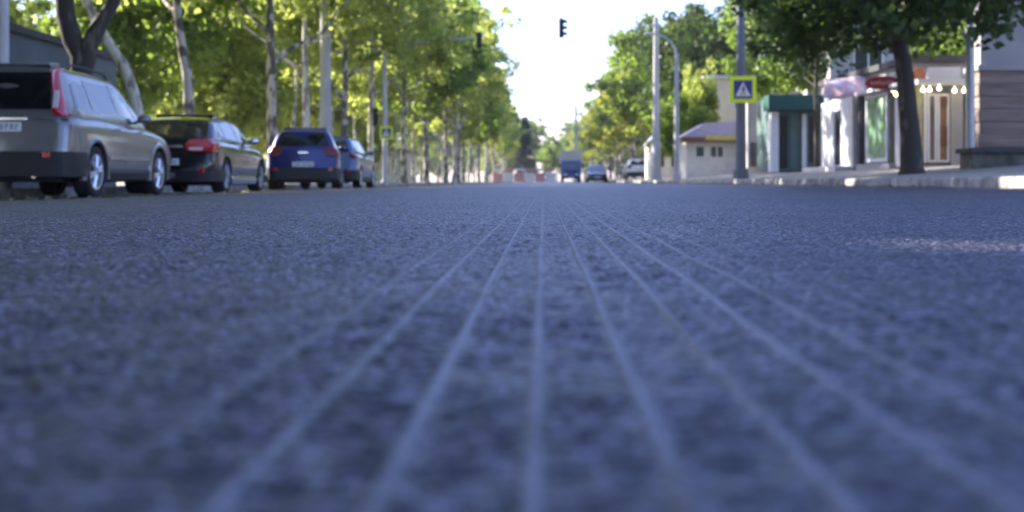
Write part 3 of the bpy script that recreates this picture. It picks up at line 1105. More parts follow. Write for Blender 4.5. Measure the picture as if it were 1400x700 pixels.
    # glass panes on the sides
    def side_pane(poly, m, name, s, th=0.012, off=0.006, sub=3):
        q = MB()
        pts = []
        for a, c in zip(poly, poly[1:] + poly[:1]):
            for k in range(sub):
                pts.append((a[0] + (c[0] - a[0]) * k / sub, a[1] + (c[1] - a[1]) * k / sub))
        n = len(pts)
        vo = [(s * (xs(y, z) + off), y, z) for y, z in pts]
        vi = [(s * (xs(y, z) + off - th), y, z) for y, z in pts]
        q.add(vo + vi, [tuple(range(n)), tuple(range(n, 2 * n))[::-1]] + [(i_, n + i_, n + (i_ + 1) % n, (i_ + 1) % n) for i_ in range(n)])
        return q.build(name, m, root)
    for s in (-1, 1):
        for poly in P['panes']:
            side_pane(poly, M[P.get('sideglass', 'glass')], 'side_window', s)
        if P.get('band'):
            side_pane(P['band'], M['black'], 'window_trim', s, off=0.003)

    # rear pane & windscreen, on the raked surface
    def rear_y(z):
        r_ = [(yy, zz) for yy, zz in roof if yy <= P['ypeak']]
        return float(np.interp(z, [zz for _, zz in r_], [yy for yy, _ in r_]))

    def front_y(z):
        r_ = [(yy, zz) for yy, zz in roof if yy >= P['ypeak']][::-1]
        return float(np.interp(z, [zz for _, zz in r_], [yy for yy, _ in r_]))

    def end_pane(poly, fy, s, name, m, off, th=0.012, par=root):
        q = MB()
        pts = []
        for a, c in zip(poly, poly[1:] + poly[:1]):
            for k in range(4):
                pts.append((a[0] + (c[0] - a[0]) * k / 4, a[1] + (c[1] - a[1]) * k / 4))
        n = len(pts)
        vo = [(x, fy(z) - s * off, z) for x, z in pts]
        vi = [(x, fy(z) - s * (off - th), z) for x, z in pts]
        q.add(vo + vi, [tuple(range(n)), tuple(range(n, 2 * n))[::-1]] + [(i_, n + i_, n + (i_ + 1) % n, (i_ + 1) % n) for i_ in range(n)])
        return q.build(name, m, par)
    end_pane(P['rearpane'], rear_y, 1, 'rear_window', M[P.get('rearglass', 'glass_tint')], 0.03)
    end_pane(P['frontpane'], front_y, -1, 'windscreen', M['glass'], 0.03)

    # wheels
    for y in wy:
        for s in (-1, 1):
            xo = s * (W - 0.02)
            t_ = MB()
            prof = [(rw * 0.66, 0.0), (rw * 0.7, 0.012), (rw * 0.86, 0.02), (rw * 0.96, 0.005), (rw, -0.03), (rw, -0.18), (rw * 0.96, -0.205), (rw * 0.66, -0.2)]
            ns = 36
            rings_ = []
            for k in range(ns + 1):
                a = 2 * PI * k / ns
                rings_.append([(xo + s * p_, y + r_ * math.cos(a), rw + r_ * math.sin(a)) for r_, p_ in prof])
            t_.loft(rings_, caps=False)
            # tread grooves
            wh = t_.build('wheel', M['rubber'], root, smooth=40)
            rm = MB()
            rr_ = rw * 0.67
            # rim barrel + lip
            rings_ = []
            for k in range(ns + 1):
                a = 2 * PI * k / ns
                rings_.append([(xo + s * p_, y + r_ * math.cos(a), rw + r_ * math.sin(a)) for r_, p_ in ((rr_ + 0.006, -0.004), (rr_ + 0.004, 0.012), (rr_ - 0.022, 0.006), (rr_ - 0.028, -0.12), (rr_, -0.12))])
            rm.loft(rings_, caps=False)
            nsp = P.get('spokes', 6)
            for k in range(nsp):
                a = 2 * PI * (k + 0.25) / nsp
                c_, s__ = math.cos(a), math.sin(a)
                for da in (-0.13, 0.13):
                    p0 = (xo + s * 0.004, y + 0.05 * math.cos(a + da * 2), rw + 0.05 * math.sin(a + da * 2))
                    p1 = (xo - s * 0.006, y + (rr_ - 0.01) * math.cos(a + da), rw + (rr_ - 0.01) * math.sin(a + da))
                    rm.tube([p0, p1], [0.026, 0.020], seg=6)
            hub = [(xo + s * 0.015, y + 0.07 * math.cos(2 * PI * k / 16), rw + 0.07 * math.sin(2 * PI * k / 16)) for k in range(16)]
            hub2 = [(xo - s * 0.03, p[1], p[2]) for p in hub]
            rm.loft([hub, hub2])
            rm.build('rim', M[P.get('rim', 'rim')], wh, smooth=40)
            bd = MB()
            rg = [[(xo - s * d_, y + r_ * math.cos(2 * PI * k / 24), rw + r_ * math.sin(2 * PI * k / 24)) for k in range(24)] for r_, d_ in ((rr_ - 0.03, 0.085), (rr_ - 0.03, 0.10))]
            bd.loft(rg)
            bd.build('brake_disc', M['black'], wh)
    # inner arch liners
    for y in wy:
        for s in (-1, 1):
            ln = MB()
            n = 18
            r1 = rw + 0.046
            ring_ = []
            for x_ in (s * (W - 0.30), s * (W - 0.025)):
                ring_.append([(x_, y + r1 * math.cos(PI * k / n), rw + r1 * math.sin(PI * k / n)) for k in range(n + 1)] +
                             [(x_, y + (r1 - 0.012) * math.cos(PI * k / n), rw + (r1 - 0.012) * math.sin(PI * k / n)) for k in range(n, -1, -1)])
            ln.loft(ring_)
            ln.build('wheel_arch_liner', M['black'], root)
    # flares
    if P.get('flare'):
        for y in wy:
            for s in (-1, 1):
                q = MB()
                n = 20
                pr = []
                for k in range(n + 1):
                    a = -0.25 + (PI + 0.5) * k / n
                    r1 = rw + 0.05
                    x_ = wid(y + (r1 + 0.05) * math.cos(a)) * 0.985
                    pr.append([(s * (x_ + dx), y + (r1 + dr) * math.cos(a), rw + (r1 + dr) * math.sin(a)) for dr, dx in ((0.0, -0.05), (0.0, 0.022), (0.02, 0.03), (0.055, 0.024), (0.085, 0.0), (0.085, -0.05))])
                q.loft(pr)
                q.build('wheel_arch_flare', paint, root, smooth=50)
    # underbody
    u = MB()
    u.box(-W * 0.72, 0.35, clear - 0.03, W * 0.72, L - 0.5, clear + 0.12)
    u.build('underbody', M['black'], root, bevel=0.02)
    # lower bumper and sills in black plastic
    def wrap(name, z0, z1, ylen, m, off, front=False):
        q = MB()
        rings_ = []
        N = 22
        path = []
        for k in range(N + 1):
            t__ = -1 + 2 * k / N
            ang = t__ * 1.0
            # along the plan outline of the rear end
            if abs(t__) > 0.6:
                yy = ylen * ((abs(t__) - 0.6) / 0.4) ** 1.3
                xx = math.copysign(wid(yy), t__)
            else:
                yy = 0
                xx = wid(0) * 0.94 * t__ / 0.6
            path.append((xx, yy))
        for xx, yy in path:
            ox = off if xx > 0 else -off
            side = min(1, max(0, yy / 0.15))
            X_ = xx + ox * side
            Y_ = yy - off * (1 - side) - 0.025 * (1 - side)
            Xi = xx - ox * 4 * side
            Yi = yy + off * 4 * (1 - side)
            if front:
                Y_, Yi = L - Y_, L - Yi
            zm = (z0 + z1) / 2
            rings_.append([(Xi, Yi, z0), (X_ * 0.995, Y_ if not front else Y_, z0 + 0.01), (X_, Y_, zm), (X_ * 0.995, Y_, z1 - 0.01), (Xi, Yi, z1)])
        q.loft(rings_)
        return q.build(name, m, root, smooth=50)
    bl = P.get('bumper', (0.24, 0.50))
    wrap('rear_bumper', bl[0], bl[1], 0.62, M[P.get('bumpermat', 'black')], 0.018)
    wrap('front_bumper', clear + 0.02, 0.36, 0.6, M['black'], 0.012, True)
    for s in (-1, 1):
        q = MB()
        y0_, y1_ = wy[0] + rw + 0.07, wy[1] - rw - 0.07
        xw = W * 0.985
        q.prism([(s * (xw - 0.08), clear - 0.015), (s * (xw - 0.005), clear), (s * (xw + 0.014), clear + 0.10), (s * (xw + 0.006), clear + 0.15), (s * (xw - 0.08), clear + 0.16)], 'y', y0_, y1_)
        q.build('sill', M[P.get('sillmat', 'black')], root, bevel=0.006)
        # rubbing strip
        if P.get('strip'):
            q = MB()
            q.prism([(s * (W - 0.02), 0.50), (s * (W + 0.012), 0.51), (s * (W + 0.012), 0.56), (s * (W - 0.02), 0.57)], 'y', y0_ + 0.05, y1_ - 0.05)
            q.build('door_moulding', paint, root, bevel=0.004)
        for y in P.get('handles', ()):
            q = MB()
            xh = wid(y) * 0.965
            q.tube([(s * (xh - 0.01), y - 0.09, zbl - 0.10), (s * (xh + 0.03), y - 0.06, zbl - 0.10), (s * (xh + 0.03), y + 0.06, zbl - 0.095), (s * (xh - 0.01), y + 0.09, zbl - 0.095)], 0.013, seg=8)
            q.build('door_handle', M[P.get('handlemat', P['paint'])], root, smooth=50)
        # mirror
        ym = P['mirror']
        q = MB()
        xm = xs(ym, zbl + 0.05)
        c0 = Vector((s * (xm + 0.14), ym, zbl + 0.09))
        rings_ = []
        for k in range(7):
            f = k / 6
            sc = math.sin(PI * (0.12 + 0.80 * f)) ** 0.6
            rings_.append([(c0.x + 0.11 * sc * math.cos(a) * 1.0, c0.y - 0.05 + 0.13 * f, c0.z + 0.075 * sc * math.sin(a)) for a in [2 * PI * j / 14 for j in range(14)]])
        q.loft(rings_)
        q.tube([(s * (xm - 0.04), ym + 0.02, zbl + 0.03), (s * (xm + 0.08), ym + 0.02, zbl + 0.06)], 0.025, seg=6)
        q.build('door_mirror', M[P.get('mirrormat', P['paint'])], root, smooth=60)
    # door seams
    q = MB()
    for s in (-1, 1):
        for y in P.get('seams', ()):
            zz = [clear + 0.18, 0.5, 0.7, zbl - 0.09, zbl - 0.02]
            for a, c in zip(zz[:-1], zz[1:]):
                xa = wid(y) * (1.0 if a < 0.8 else 0.985) + 0.001
                xb = wid(y) * (1.0 if c < 0.8 else 0.96) + 0.001
                q.add([(s * xa, y - 0.005, a), (s * xa, y + 0.005, a), (s * xb, y + 0.005, c), (s * xb, y - 0.005, c)], [(0, 1, 2, 3)])
    if q.v:
        q.build('door_seam', M['black'], root, fix=False)
    # tail lamps
    yt0 = P.get('rake', 0.12)

    def face_y(z, x=0):
        """rear face of the lower body / glass at height z"""
        if z > roof[0][1]:
            return rear_y(z)
        rb2 = P.get('rake', 0.12) * min(1, max(0, (z - 0.62) / 0.35)) - 0.03 * math.exp(-((z - 0.5) / 0.12) ** 2)
        return rb2
    for s in (-1, 1):
        for i_, (zs_, inner, wrapd, mname) in enumerate(P['lamps']):
            q = MB()
            rings_ = []
            for k, z in enumerate(zs_):
                xe = min(xs(max(face_y(z), ya) + 0.05, z) + 0.0 if z > zbl else 9, wid(face_y(z) + 0.1) * (0.985 if z < 0.95 else 0.965))
                yf = face_y(z)
                xi = inner[k]
                wr_ = wrapd[k]
                o_ = 0.028
                rings_.append([(s * xi, yf - 0.03, z), (s * (xe - 0.05), yf - 0.03, z), (s * (xe - 0.008), yf + 0.02, z), (s * (xe + 0.02), yf + 0.09, z), (s * (xe + 0.022), yf + wr_, z), (s * (xe - 0.04), yf + wr_, z), (s * (xe - 0.08), yf + 0.05, z), (s * xi, yf + 0.05, z)])
            q.loft(rings_)
            lampo = q.build('tail_light', M[mname], root, smooth=40)
            if P.get('lens') and mname == 'red_lens':
                (lz0, lz1, lx0, lx1) = P['lens']
                q = MB()
                r2 = []
                for z in np.linspace(lz0, lz1, 5):
                    yf = face_y(z) - 0.034
                    r2.append([(s * lx0, yf, z), (s * lx1, yf, z), (s * lx1, yf + 0.03, z), (s * lx0, yf + 0.03, z)])
                q.loft(r2)
                q.build('clear_lens', M['clear_lens'], lampo)
    # reflectors
    if P.get('reflector'):
        zc_, xc_ = P['reflector']
        for s in (-1, 1):
            q = MB()
            q.box(s * xc_ - 0.05, -0.062, zc_ - 0.04, s * xc_ + 0.05, -0.02, zc_ + 0.04)
            q.build('reflector', M['red_lens'], root, bevel=0.01)
    # plate
    if P.get('plate'):
        zc_, yc_ = P['plate']
        q = MB()
        q.box(-0.26, yc_ - 0.03, zc_ - 0.058, 0.26, yc_ - 0.012, zc_ + 0.058)
        pl = q.build('number_plate', M['plate'], root, bevel=0.004)
        q = MB()
        g_ = random.Random(hash(P['paint']) % 7)
        for k in range(7):
            x_ = -0.2 + k * 0.064 + (0.02 if k > 2 else 0)
            q.box(x_ - 0.018, yc_ - 0.0335, zc_ - 0.035, x_ - 0.008, yc_ - 0.0305, zc_ + 0.035)
            q.box(x_ + 0.006, yc_ - 0.0335, zc_ - 0.035 * (k % 2), x_ + 0.016, yc_ - 0.0305, zc_ + 0.035)
            q.box(x_ - 0.0075, yc_ - 0.0335, zc_ + 0.025 - 0.06 * (k % 3 == 0), x_ + 0.0055, yc_ - 0.0305, zc_ + 0.035 - 0.06 * (k % 3 == 0))
        q.build('plate_characters', M['ink'], pl)
    if P.get('bar'):
        zc_, yc_, hw = P['bar']
        q = MB()
        q.box(-hw, yc_ - 0.03, zc_ - 0.022, hw, yc_ + 0.03, zc_ + 0.022)
        q.build('tailgate_trim', M['chrome'], root, bevel=0.008)
    if P.get('spoiler'):
        q = MB()
        y0_ = rear_y(zr - 0.03)
        xw = xs(y0_, zr) - 0.05
        q.prism([(y0_ - 0.10, zr - 0.005), (y0_ - 0.09, zr + 0.02), (y0_ + 0.22, zr + 0.045), (y0_ + 0.22, zr - 0.03), (y0_ - 0.0, zr - 0.05)], 'x', -xw, xw)
        q.build('roof_spoiler', paint, root, bevel=0.01)
    if P.get('rails'):
        for s in (-1, 1):
            q = MB()
            y0_, y1_ = P['rails']
            xr = xs(y0_, zr) - 0.03
            q.tube([(s * xr, y0_, zr - 0.01), (s * xr, y0_ + 0.08, zr + 0.045), (s * xr, (y0_ + y1_) / 2, zr + 0.055), (s * xr, y1_ - 0.1, zr + 0.03), (s * xr, y1_, zr - 0.04)], 0.016, seg=8)
            q.build('roof_rail', M['black'], root, smooth=60)
    # wiper
    q = MB()
    zw = P['rearpane'][0][1] + 0.03
    q.tube([(0, rear_y(zw) - 0.045, zw), (-0.18, rear_y(zw + .05) - 0.05, zw + 0.06), (-0.42, rear_y(zw + .06) - 0.045, zw + 0.05)], 0.009, seg=5)
    q.build('rear_wiper', M['black'], root)
    # headlamps, grille
    for s in (-1, 1):
        q = MB()
        zz = P.get('headz', 0.68)
        r2 = []
        for k in range(6):
            f = k / 5
            x_ = W * (0.52 + 0.36 * f)
            y_ = L - 0.055 - 0.24 * f ** 2 - 0.02
            r2.append([(s * x_, y_ + 0.02, zz - 0.06 - .01 * f), (s * x_, y_ - 0.02, zz + 0.07 + 0.02 * f), (s * x_, y_ - 0.12, zz + 0.07), (s * x_, y_ - 0.12, zz - 0.06)])
        q.loft(r2)
        q.build('headlight', M['clear_lens'], root, smooth=50)
    q = MB()
    q.box(-W * 0.42, L - 0.10, 0.52, W * 0.42, L - 0.008, 0.66)
    q.build('grille', M['black'], root, bevel=0.01)
    q = MB()
    q.box(-0.26, L + 0.012, 0.40, 0.26, L + 0.024, 0.51)
    q.build('number_plate', M['plate'], root, bevel=0.003)
    if P.get('exhaust'):
        q = MB()
        q.tube([(W * 0.5, -0.03, clear + 0.05), (W * 0.5, 0.3, clear + 0.05)], 0.035, seg=12)
        q.build('exhaust_pipe', M['chrome'], root, smooth=40)
    return root


SUV = dict(name='parked_car', label='grey metallic crossover with tall red tail lights parked nearest the camera', W=1.80, L=4.60, paint='paint_grey', rw=0.345, wheels=(0.95, 3.58), clear=0.24,
           belt=[(0, 1.0), (0.4, 1.03), (1.2, 1.05), (3.2, 0.99), (3.45, 0.97), (4.1, 0.90), (4.6, 0.78)], beltz=1.04, shoulder=0.93, rake=0.07,
           cab=[(0.09, 1.02), (0.12, 1.10), (0.20, 1.40), (0.32, 1.655), (0.55, 1.685), (1.5, 1.70), (2.3, 1.665), (2.62, 1.59), (3.50, 0.98)], ypeak=1.5, tumble=0.26,
           panes=[[(0.48, 1.13), (1.02, 1.11), (1.02, 1.50), (0.74, 1.52), (0.56, 1.47)], [(1.06, 1.11), (1.93, 1.07), (1.93, 1.55), (1.06, 1.55)], [(1.99, 1.07), (2.98, 1.045), (2.90, 1.13), (2.50, 1.49), (2.36, 1.545), (1.99, 1.56)]],
           rearpane=[(-0.62, 1.13), (0.62, 1.13), (0.56, 1.60), (-0.56, 1.60)], frontpane=[(-0.66, 1.05), (0.66, 1.05), (0.54, 1.56), (-0.54, 1.56)],
           lamps=[([1.04, 1.10, 1.2, 1.35, 1.5, 1.6, 1.67], [0.70, 0.64, 0.645, 0.625, 0.60, 0.575, 0.57], [0.16, 0.22, 0.2, 0.13, 0.12, 0.14, 0.14], 'red_lens')], lens=(1.14, 1.36, 0.64, 0.70),
           reflector=(0.55, 0.62), plate=(0.90, 0.07), bar=(1.00, 0.05, 0.34), bumper=(0.27, 0.60), mirror=2.78, handles=(1.75, 2.75), handlemat='chrome', seams=(1.30, 2.0, 3.05), spoiler=True, rails=(0.85, 2.25), flare=True, strip=True, exhaust=True)
HATCH = dict(name='parked_car', label='black hatchback with wide red tail lights parked ahead of the grey crossover', W=1.78, L=4.28, paint='paint_black', rw=0.325, wheels=(0.80, 3.42), clear=0.18, cat='car',
             belt=[(0, 0.95), (0.4, 0.98), (1.2, 0.96), (3.0, 0.92), (3.3, 0.90), (3.9, 0.80), (4.28, 0.68)], beltz=0.95, shoulder=0.85, rake=0.12,
             cab=[(0.13, 0.95), (0.18, 1.02), (0.62, 1.34), (0.90, 1.415), (1.6, 1.475), (2.1, 1.45), (2.35, 1.38), (3.45, 0.91)], ypeak=1.6, tumble=0.25,
             panes=[[(0.66, 1.07), (1.0, 1.03), (1.0, 1.30), (0.86, 1.28)], [(1.05, 1.03), (1.85, 1.00), (1.85, 1.36), (1.05, 1.32)], [(1.90, 1.00), (2.95, 0.97), (2.55, 1.22), (2.25, 1.33), (1.90, 1.365)]],
             rearpane=[(-0.65, 1.02), (0.65, 1.02), (0.55, 1.33), (-0.55, 1.33)], frontpane=[(-0.66, 0.98), (0.66, 0.98), (0.56, 1.36), (-0.56, 1.36)],
             lamps=[([0.76, 0.80, 0.9, 0.98, 1.0], [0.50, 0.38, 0.34, 0.40, 0.5], [0.16, 0.26, 0.3, 0.26, 0.2], 'red_lens')], lens=(0.79, 0.84, 0.42, 0.66),
             reflector=(0.42, 0.66), plate=(0.58, 0.0), bar=(0.86, 0.07, 0.30), bumper=(0.22, 0.44), mirror=2.62, mirrormat='chrome', handles=(1.6, 2.55), handlemat='chrome', seams=(1.05, 1.9, 2.95), spoiler=True, rim='rim_grey', sillmat='chrome')
BLUE = dict(name='parked_car', label='deep blue hatchback with white number plate seen square from behind', W=1.80, L=4.32, paint='paint_blue', rw=0.335, wheels=(0.85, 3.48), clear=0.21,
            belt=[(0, 1.0), (0.4, 1.03), (1.2, 1.03), (3.1, 0.98), (3.4, 0.95), (4.0, 0.88), (4.32, 0.75)], beltz=1.02, shoulder=0.90, rake=0.12,
            cab=[(0.13, 1.02), (0.17, 1.08), (0.42, 1.42), (0.55, 1.50), (1.5, 1.55), (2.2, 1.51), (2.42, 1.45), (3.4, 0.96)], ypeak=1.5, tumble=0.25,
            panes=[[(0.60, 1.14), (1.0, 1.11), (1.0, 1.40), (0.78, 1.37)], [(1.05, 1.11), (1.9, 1.08), (1.9, 1.44), (1.05, 1.42)], [(1.95, 1.08), (2.95, 1.05), (2.5, 1.34), (2.3, 1.42), (1.95, 1.44)]],
            rearpane=[(-0.64, 1.10), (0.64, 1.10), (0.50, 1.44), (-0.50, 1.44)], frontpane=[(-0.66, 1.03), (0.66, 1.03), (0.56, 1.42), (-0.56, 1.42)],
            lamps=[([0.84, 0.88, 0.98, 1.08, 1.11], [0.62, 0.55, 0.50, 0.54, 0.62], [0.15, 0.25, 0.3, 0.22, 0.15], 'red_dark')],
            reflector=(0.52, 0.66), plate=(0.64, 0.02), bar=(0.93, 0.09, 0.12), bumper=(0.26, 0.56), mirror=2.72, handles=(1.65, 2.6), seams=(1.05, 1.95, 2.98), spoiler=True)
SILV = dict(BLUE, label='silver blue car parked furthest along the row, half hidden by the deep blue hatchback', paint='paint_silverblue', lamps=[([0.90, 0.93, 0.98, 1.03, 1.05], [0.72, 0.68, 0.66, 0.68, 0.72], [0.12, 0.18, 0.2, 0.16, 0.12], 'red_dark')], plate=(0.60, 0.02), L=4.25, seams=(1.0, 1.9, 2.95))

suv = car(SUV, (-6.95, 15.25, roadz(-6.6)))
suv.scale = (1, 1, 1.03)
hb = car(HATCH, (-6.62, 20.85, roadz(-6.4)))
hb.scale = (1, 1, 0.975)
car(BLUE, (-5.90, 29.3, roadz(-6.2)), R(8.5))
car(SILV, (-6.35, 34.9, roadz(-6.2)))
oc = dict(HATCH, name='moving_car', label='dark car driving towards the camera near the right kerb', plate=None, lamps=HATCH['lamps'])
car(oc, (ax(817, 98), 102.3, 0.0), PI)
wc = dict(BLUE, name='moving_car', label='small white car far down the middle of the road', paint='paint_white')
car(wc, (ax(750, 196), 200.0, 0.0), PI)
wp = dict(BLUE, name='parked_car', label='white car parked beyond the right kerb left of the tall lamp pole', paint='paint_white')
car(wp, (ax(862, 92) + 0.6, 92.0, gz(7.4)), 0.0)


def truck():
    D = 128.0
    x = ax(781, D)
    r = empty('box_truck', (x, D, 0.0))
    tag(r, 'blue fronted truck with a pale cargo box coming towards the camera', 'truck')
    q = MB()
    # cab profile (y toward the camera is negative), extruded across
    prof = [(0.0, 0.45), (-0.05, 0.9), (0.02, 1.35), (0.35, 2.25), (0.5, 2.35), (1.7, 2.4), (1.7, 0.45)]
    q.prism(prof, 'x', -1.05, 1.05)
    q.build('cab', M['paint_truck'], r, bevel=0.06, smooth=40)
    q = MB()
    q.prism([(0.0, 1.42), (0.30, 2.18), (0.33, 2.18), (0.03, 1.42)], 'x', -0.93, 0.93)
    o = q.build('windscreen', M['glass'], r)
    o.location = (0, -0.012, 0.0)
    for s in (-1, 1):
        q = MB()
        q.prism([(0.25, 1.4), (0.5, 2.1), (1.3, 2.1), (1.3, 1.4)], 'x', s * 1.045, s * 1.06)
        q.build('side_window', M['glass'], r)
        q = MB()
        q.box(s * 0.62 - 0.2, -0.075, 0.72, s * 0.62 + 0.2, -0.02, 0.92)
        q.build('headlight', M['clear_lens'], r, bevel=0.015)
        q = MB()
        q.box(s * 1.22 - 0.1, 0.15, 1.5, s * 1.22 + 0.1, 0.22, 1.95)
        q.tube([(s * 1.04, 0.2, 1.9), (s * 1.15, 0.19, 1.9)], 0.02)
        q.build('door_mirror', M['black'], r)
        for y in (0.75, 4.4):
            q = MB()
            q.tube([(s * 0.78, y, 0.42), (s * 1.04, y, 0.42)], 0.42, seg=24)
            wh = q.build('wheel', M['rubber'], r, smooth=40)
            q = MB()
            q.tube([(s * 1.03, y, 0.42), (s * 1.055, y, 0.42)], 0.22, seg=18)
            q.build('rim', M['rim_grey'], wh, smooth=40)
    q = MB()
    q.box(-1.0, -0.12, 0.38, 1.0, 0.0, 0.62)
    q.build('bumper', M['black'], r, bevel=0.02)
    q = MB()
    q.box(-0.7, -0.058, 0.98, 0.7, -0.0, 1.2)
    q.build('grille', M['black'], r, bevel=0.01)
    q = MB()
    q.box(-0.26, -0.135, 0.44, 0.26, -0.122, 0.56)
    q.build('number_plate', M['plate'], r)
    q = MB()
    q.box(-1.2, 1.85, 0.85, 1.2, 6.2, 3.45)
    q.build('cargo_box', M['cream'], r, bevel=0.04)
    q = MB()
    q.box(-0.45, 1.5, 0.5, 0.45, 6.1, 0.8)
    q.build('chassis', M['black'], r)


truck()


# ------------------------------------------------------------------ barriers at the end of the street
def barrier(x, y, label, mname):
    r = empty('road_barrier', (x, y, 0.0))
    r.scale = (1, 1, 1.35)
    tag(r, label, 'barrier', 'road barriers across the far left lanes')
    q = MB()
    q.prism([(-0.3, 0.0), (-0.12, 0.45), (-0.08, 1.0), (0.08, 1.0), (0.12, 0.45), (0.3, 0.0)], 'x', -0.75, 0.75)
    q.build('barrier_body', M[mname], r, bevel=0.02)
    q = MB()
    q.tube([(-0.5, 0, 0.98), (-0.5, 0, 1.5)], 0.03)
    q.tube([(0.5, 0, 0.98), (0.5, 0, 1.5)], 0.03)
    q.box(-0.7, -0.03, 1.25, 0.7, 0.03, 1.48)
    q.build('guard_board', M['barrier_white'] if mname == 'barrier_red' else M['barrier_red'], r)


for k in range(6):
    barrier(-5.6 + k * 1.02 * 1.55 - 1.2, 178 + (k % 2) * 0.3, ('red' if k % 2 == 0 else 'white') + ' plastic road barrier in the line across the far left lanes', 'barrier_red' if k % 2 == 0 else 'barrier_white')


def van(x, y):
    v = dict(BLUE, name='parked_van', cat='van', label='white van standing behind the red and white barriers', paint='paint_white', L=4.9, W=1.9,
             belt=[(0, 1.1), (0.4, 1.12), (3.6, 1.08), (3.9, 1.05), (4.5, 0.95), (4.9, 0.8)], beltz=1.1,
             cab=[(0.13, 1.08), (0.16, 1.2), (0.22, 1.9), (0.35, 1.98), (1.5, 2.0), (3.1, 1.97), (3.3, 1.9), (4.1, 1.05)], wheels=(0.9, 4.0),
             panes=[[(2.2, 1.2), (3.1, 1.2), (2.95, 1.7), (2.2, 1.75)]], rearpane=[(-0.66, 1.3), (0.66, 1.3), (0.6, 1.8), (-0.6, 1.8)], frontpane=[(-0.66, 1.2), (0.66, 1.2), (0.6, 1.85), (-0.6, 1.85)],
             mirror=3.2, handles=(2.1,), seams=(2.1, 3.3), spoiler=None)
    car(v, (x, y, 0.0))


van(ax(712, 186), 186)


# ------------------------------------------------------------------ poles, lamps, signals
def pole(name, label, x, y, h, r0, r1, m, cat='pole', z=None):
    zb = gz(x) if z is None else z
    r = empty(name, (x, y, zb))
    tag(r, label, cat)
    q = MB()
    q.tube([(0, 0, -0.1), (0, 0, h * 0.5), (0, 0, h)], [r0, (r0 + r1) / 2, r1], seg=16)
    q.build('post', m, r, smooth=40)
    q = MB()
    q.tube([(0, 0, -0.02), (0, 0, 0.28), (0, 0, 0.34)], [r0 * 1.5, r0 * 1.4, r0 * 1.05], seg=16)
    q.build('base_collar', m, r, smooth=30)
    return r


D = 46.5
p1 = pole('utility_pole', 'thick pale concrete pole behind the deep blue hatchback', ax(445, D), D, 9.3, 0.24, 0.19, M['concrete'])
q = MB(); q.box(-0.35, -0.03, 8.7, 0.35, 0.03, 8.78); q.build('bracket', M['steel'], p1)
D = 64.0
p2 = pole('utility_pole', 'tall grey concrete pole left of the curved street lamp', ax(897, D), D, 8.7, 0.21, 0.13, M['concrete'])
q = MB(); q.tube([(0, 0, -0.02), (0, 0, 2.0), (0, 0, 2.1)], [0.27, 0.26, 0.2], seg=16); q.build('base_sleeve', M['concrete'], p2, smooth=40)
q = MB(); q.box(-0.3, -0.03, 8.3, 0.3, 0.03, 8.38); q.build('bracket', M['steel'], p2)
D = 56.5
x = ax(925, D)
p3 = pole('street_lamp', 'grey street lamp with a curved arm bending left', x, D, 5.9, 0.14, 0.095, M['concrete'], 'street lamp')
q = MB()
zb = gz(x)
q.tube([(0, 0, 5.7), (0, 0, az(78, D) - zb), (-0.08, 0, az(66, D) - zb), (-0.30, 0, az(56, D) - zb), (-0.62, 0, az(50, D) - zb), (-0.95, 0, az(47, D) - zb)], [0.07, 0.06, 0.055, 0.05, 0.045, 0.04], seg=10)
q.build('lamp_arm', M['steel'], p3, smooth=60)
q = MB()
hx, hz = -0.95, az(47, D) - zb
q.loft([[(hx - 0.6 * f, 0.13 * w_ * math.cos(a), hz + 0.02 + 0.07 * w_ * math.sin(a)) for a in [2 * PI * k / 12 for k in range(12)]] for f, w_ in ((0, 0.5), (0.2, 0.9), (0.6, 1.0), (0.9, 0.7), (1, 0.3))])
q.build('lamp_head', M['steel'], p3, smooth=60)
D = 24.5
p4 = pole('utility_pole', 'slim grey steel pole between the shop entrance and the banded stone wall', ax(1326, D), D, 2.9, 0.10, 0.085, M['steel'])
q = MB(); q.tube([(0, 0, 2.85), (0, 0, 6.5)], [0.085, 0.06], seg=12); q.build('upper_post', M['steel'], p4, smooth=40)
D = 17.5
p5 = pole('utility_pole', 'pale lilac grey pole cut by the left edge of the photo', ax(4, D), D, 6.5, 0.085, 0.08, M['concrete'], z=-0.02)
q = MB(); q.box(-0.10, -0.11, 1.2, 0.10, -0.075, 1.6); q.build('service_hatch', M['steel'], p5)
# crossing pole with sign
D = 36.0
x = ax(1013, D)
p6 = pole('sign_post', 'thick blue grey post at the right kerb carrying the nearer crossing sign', x, D, 7.4, 0.165, 0.11, M['bluepost'])
p6.children[0].name = 'post'


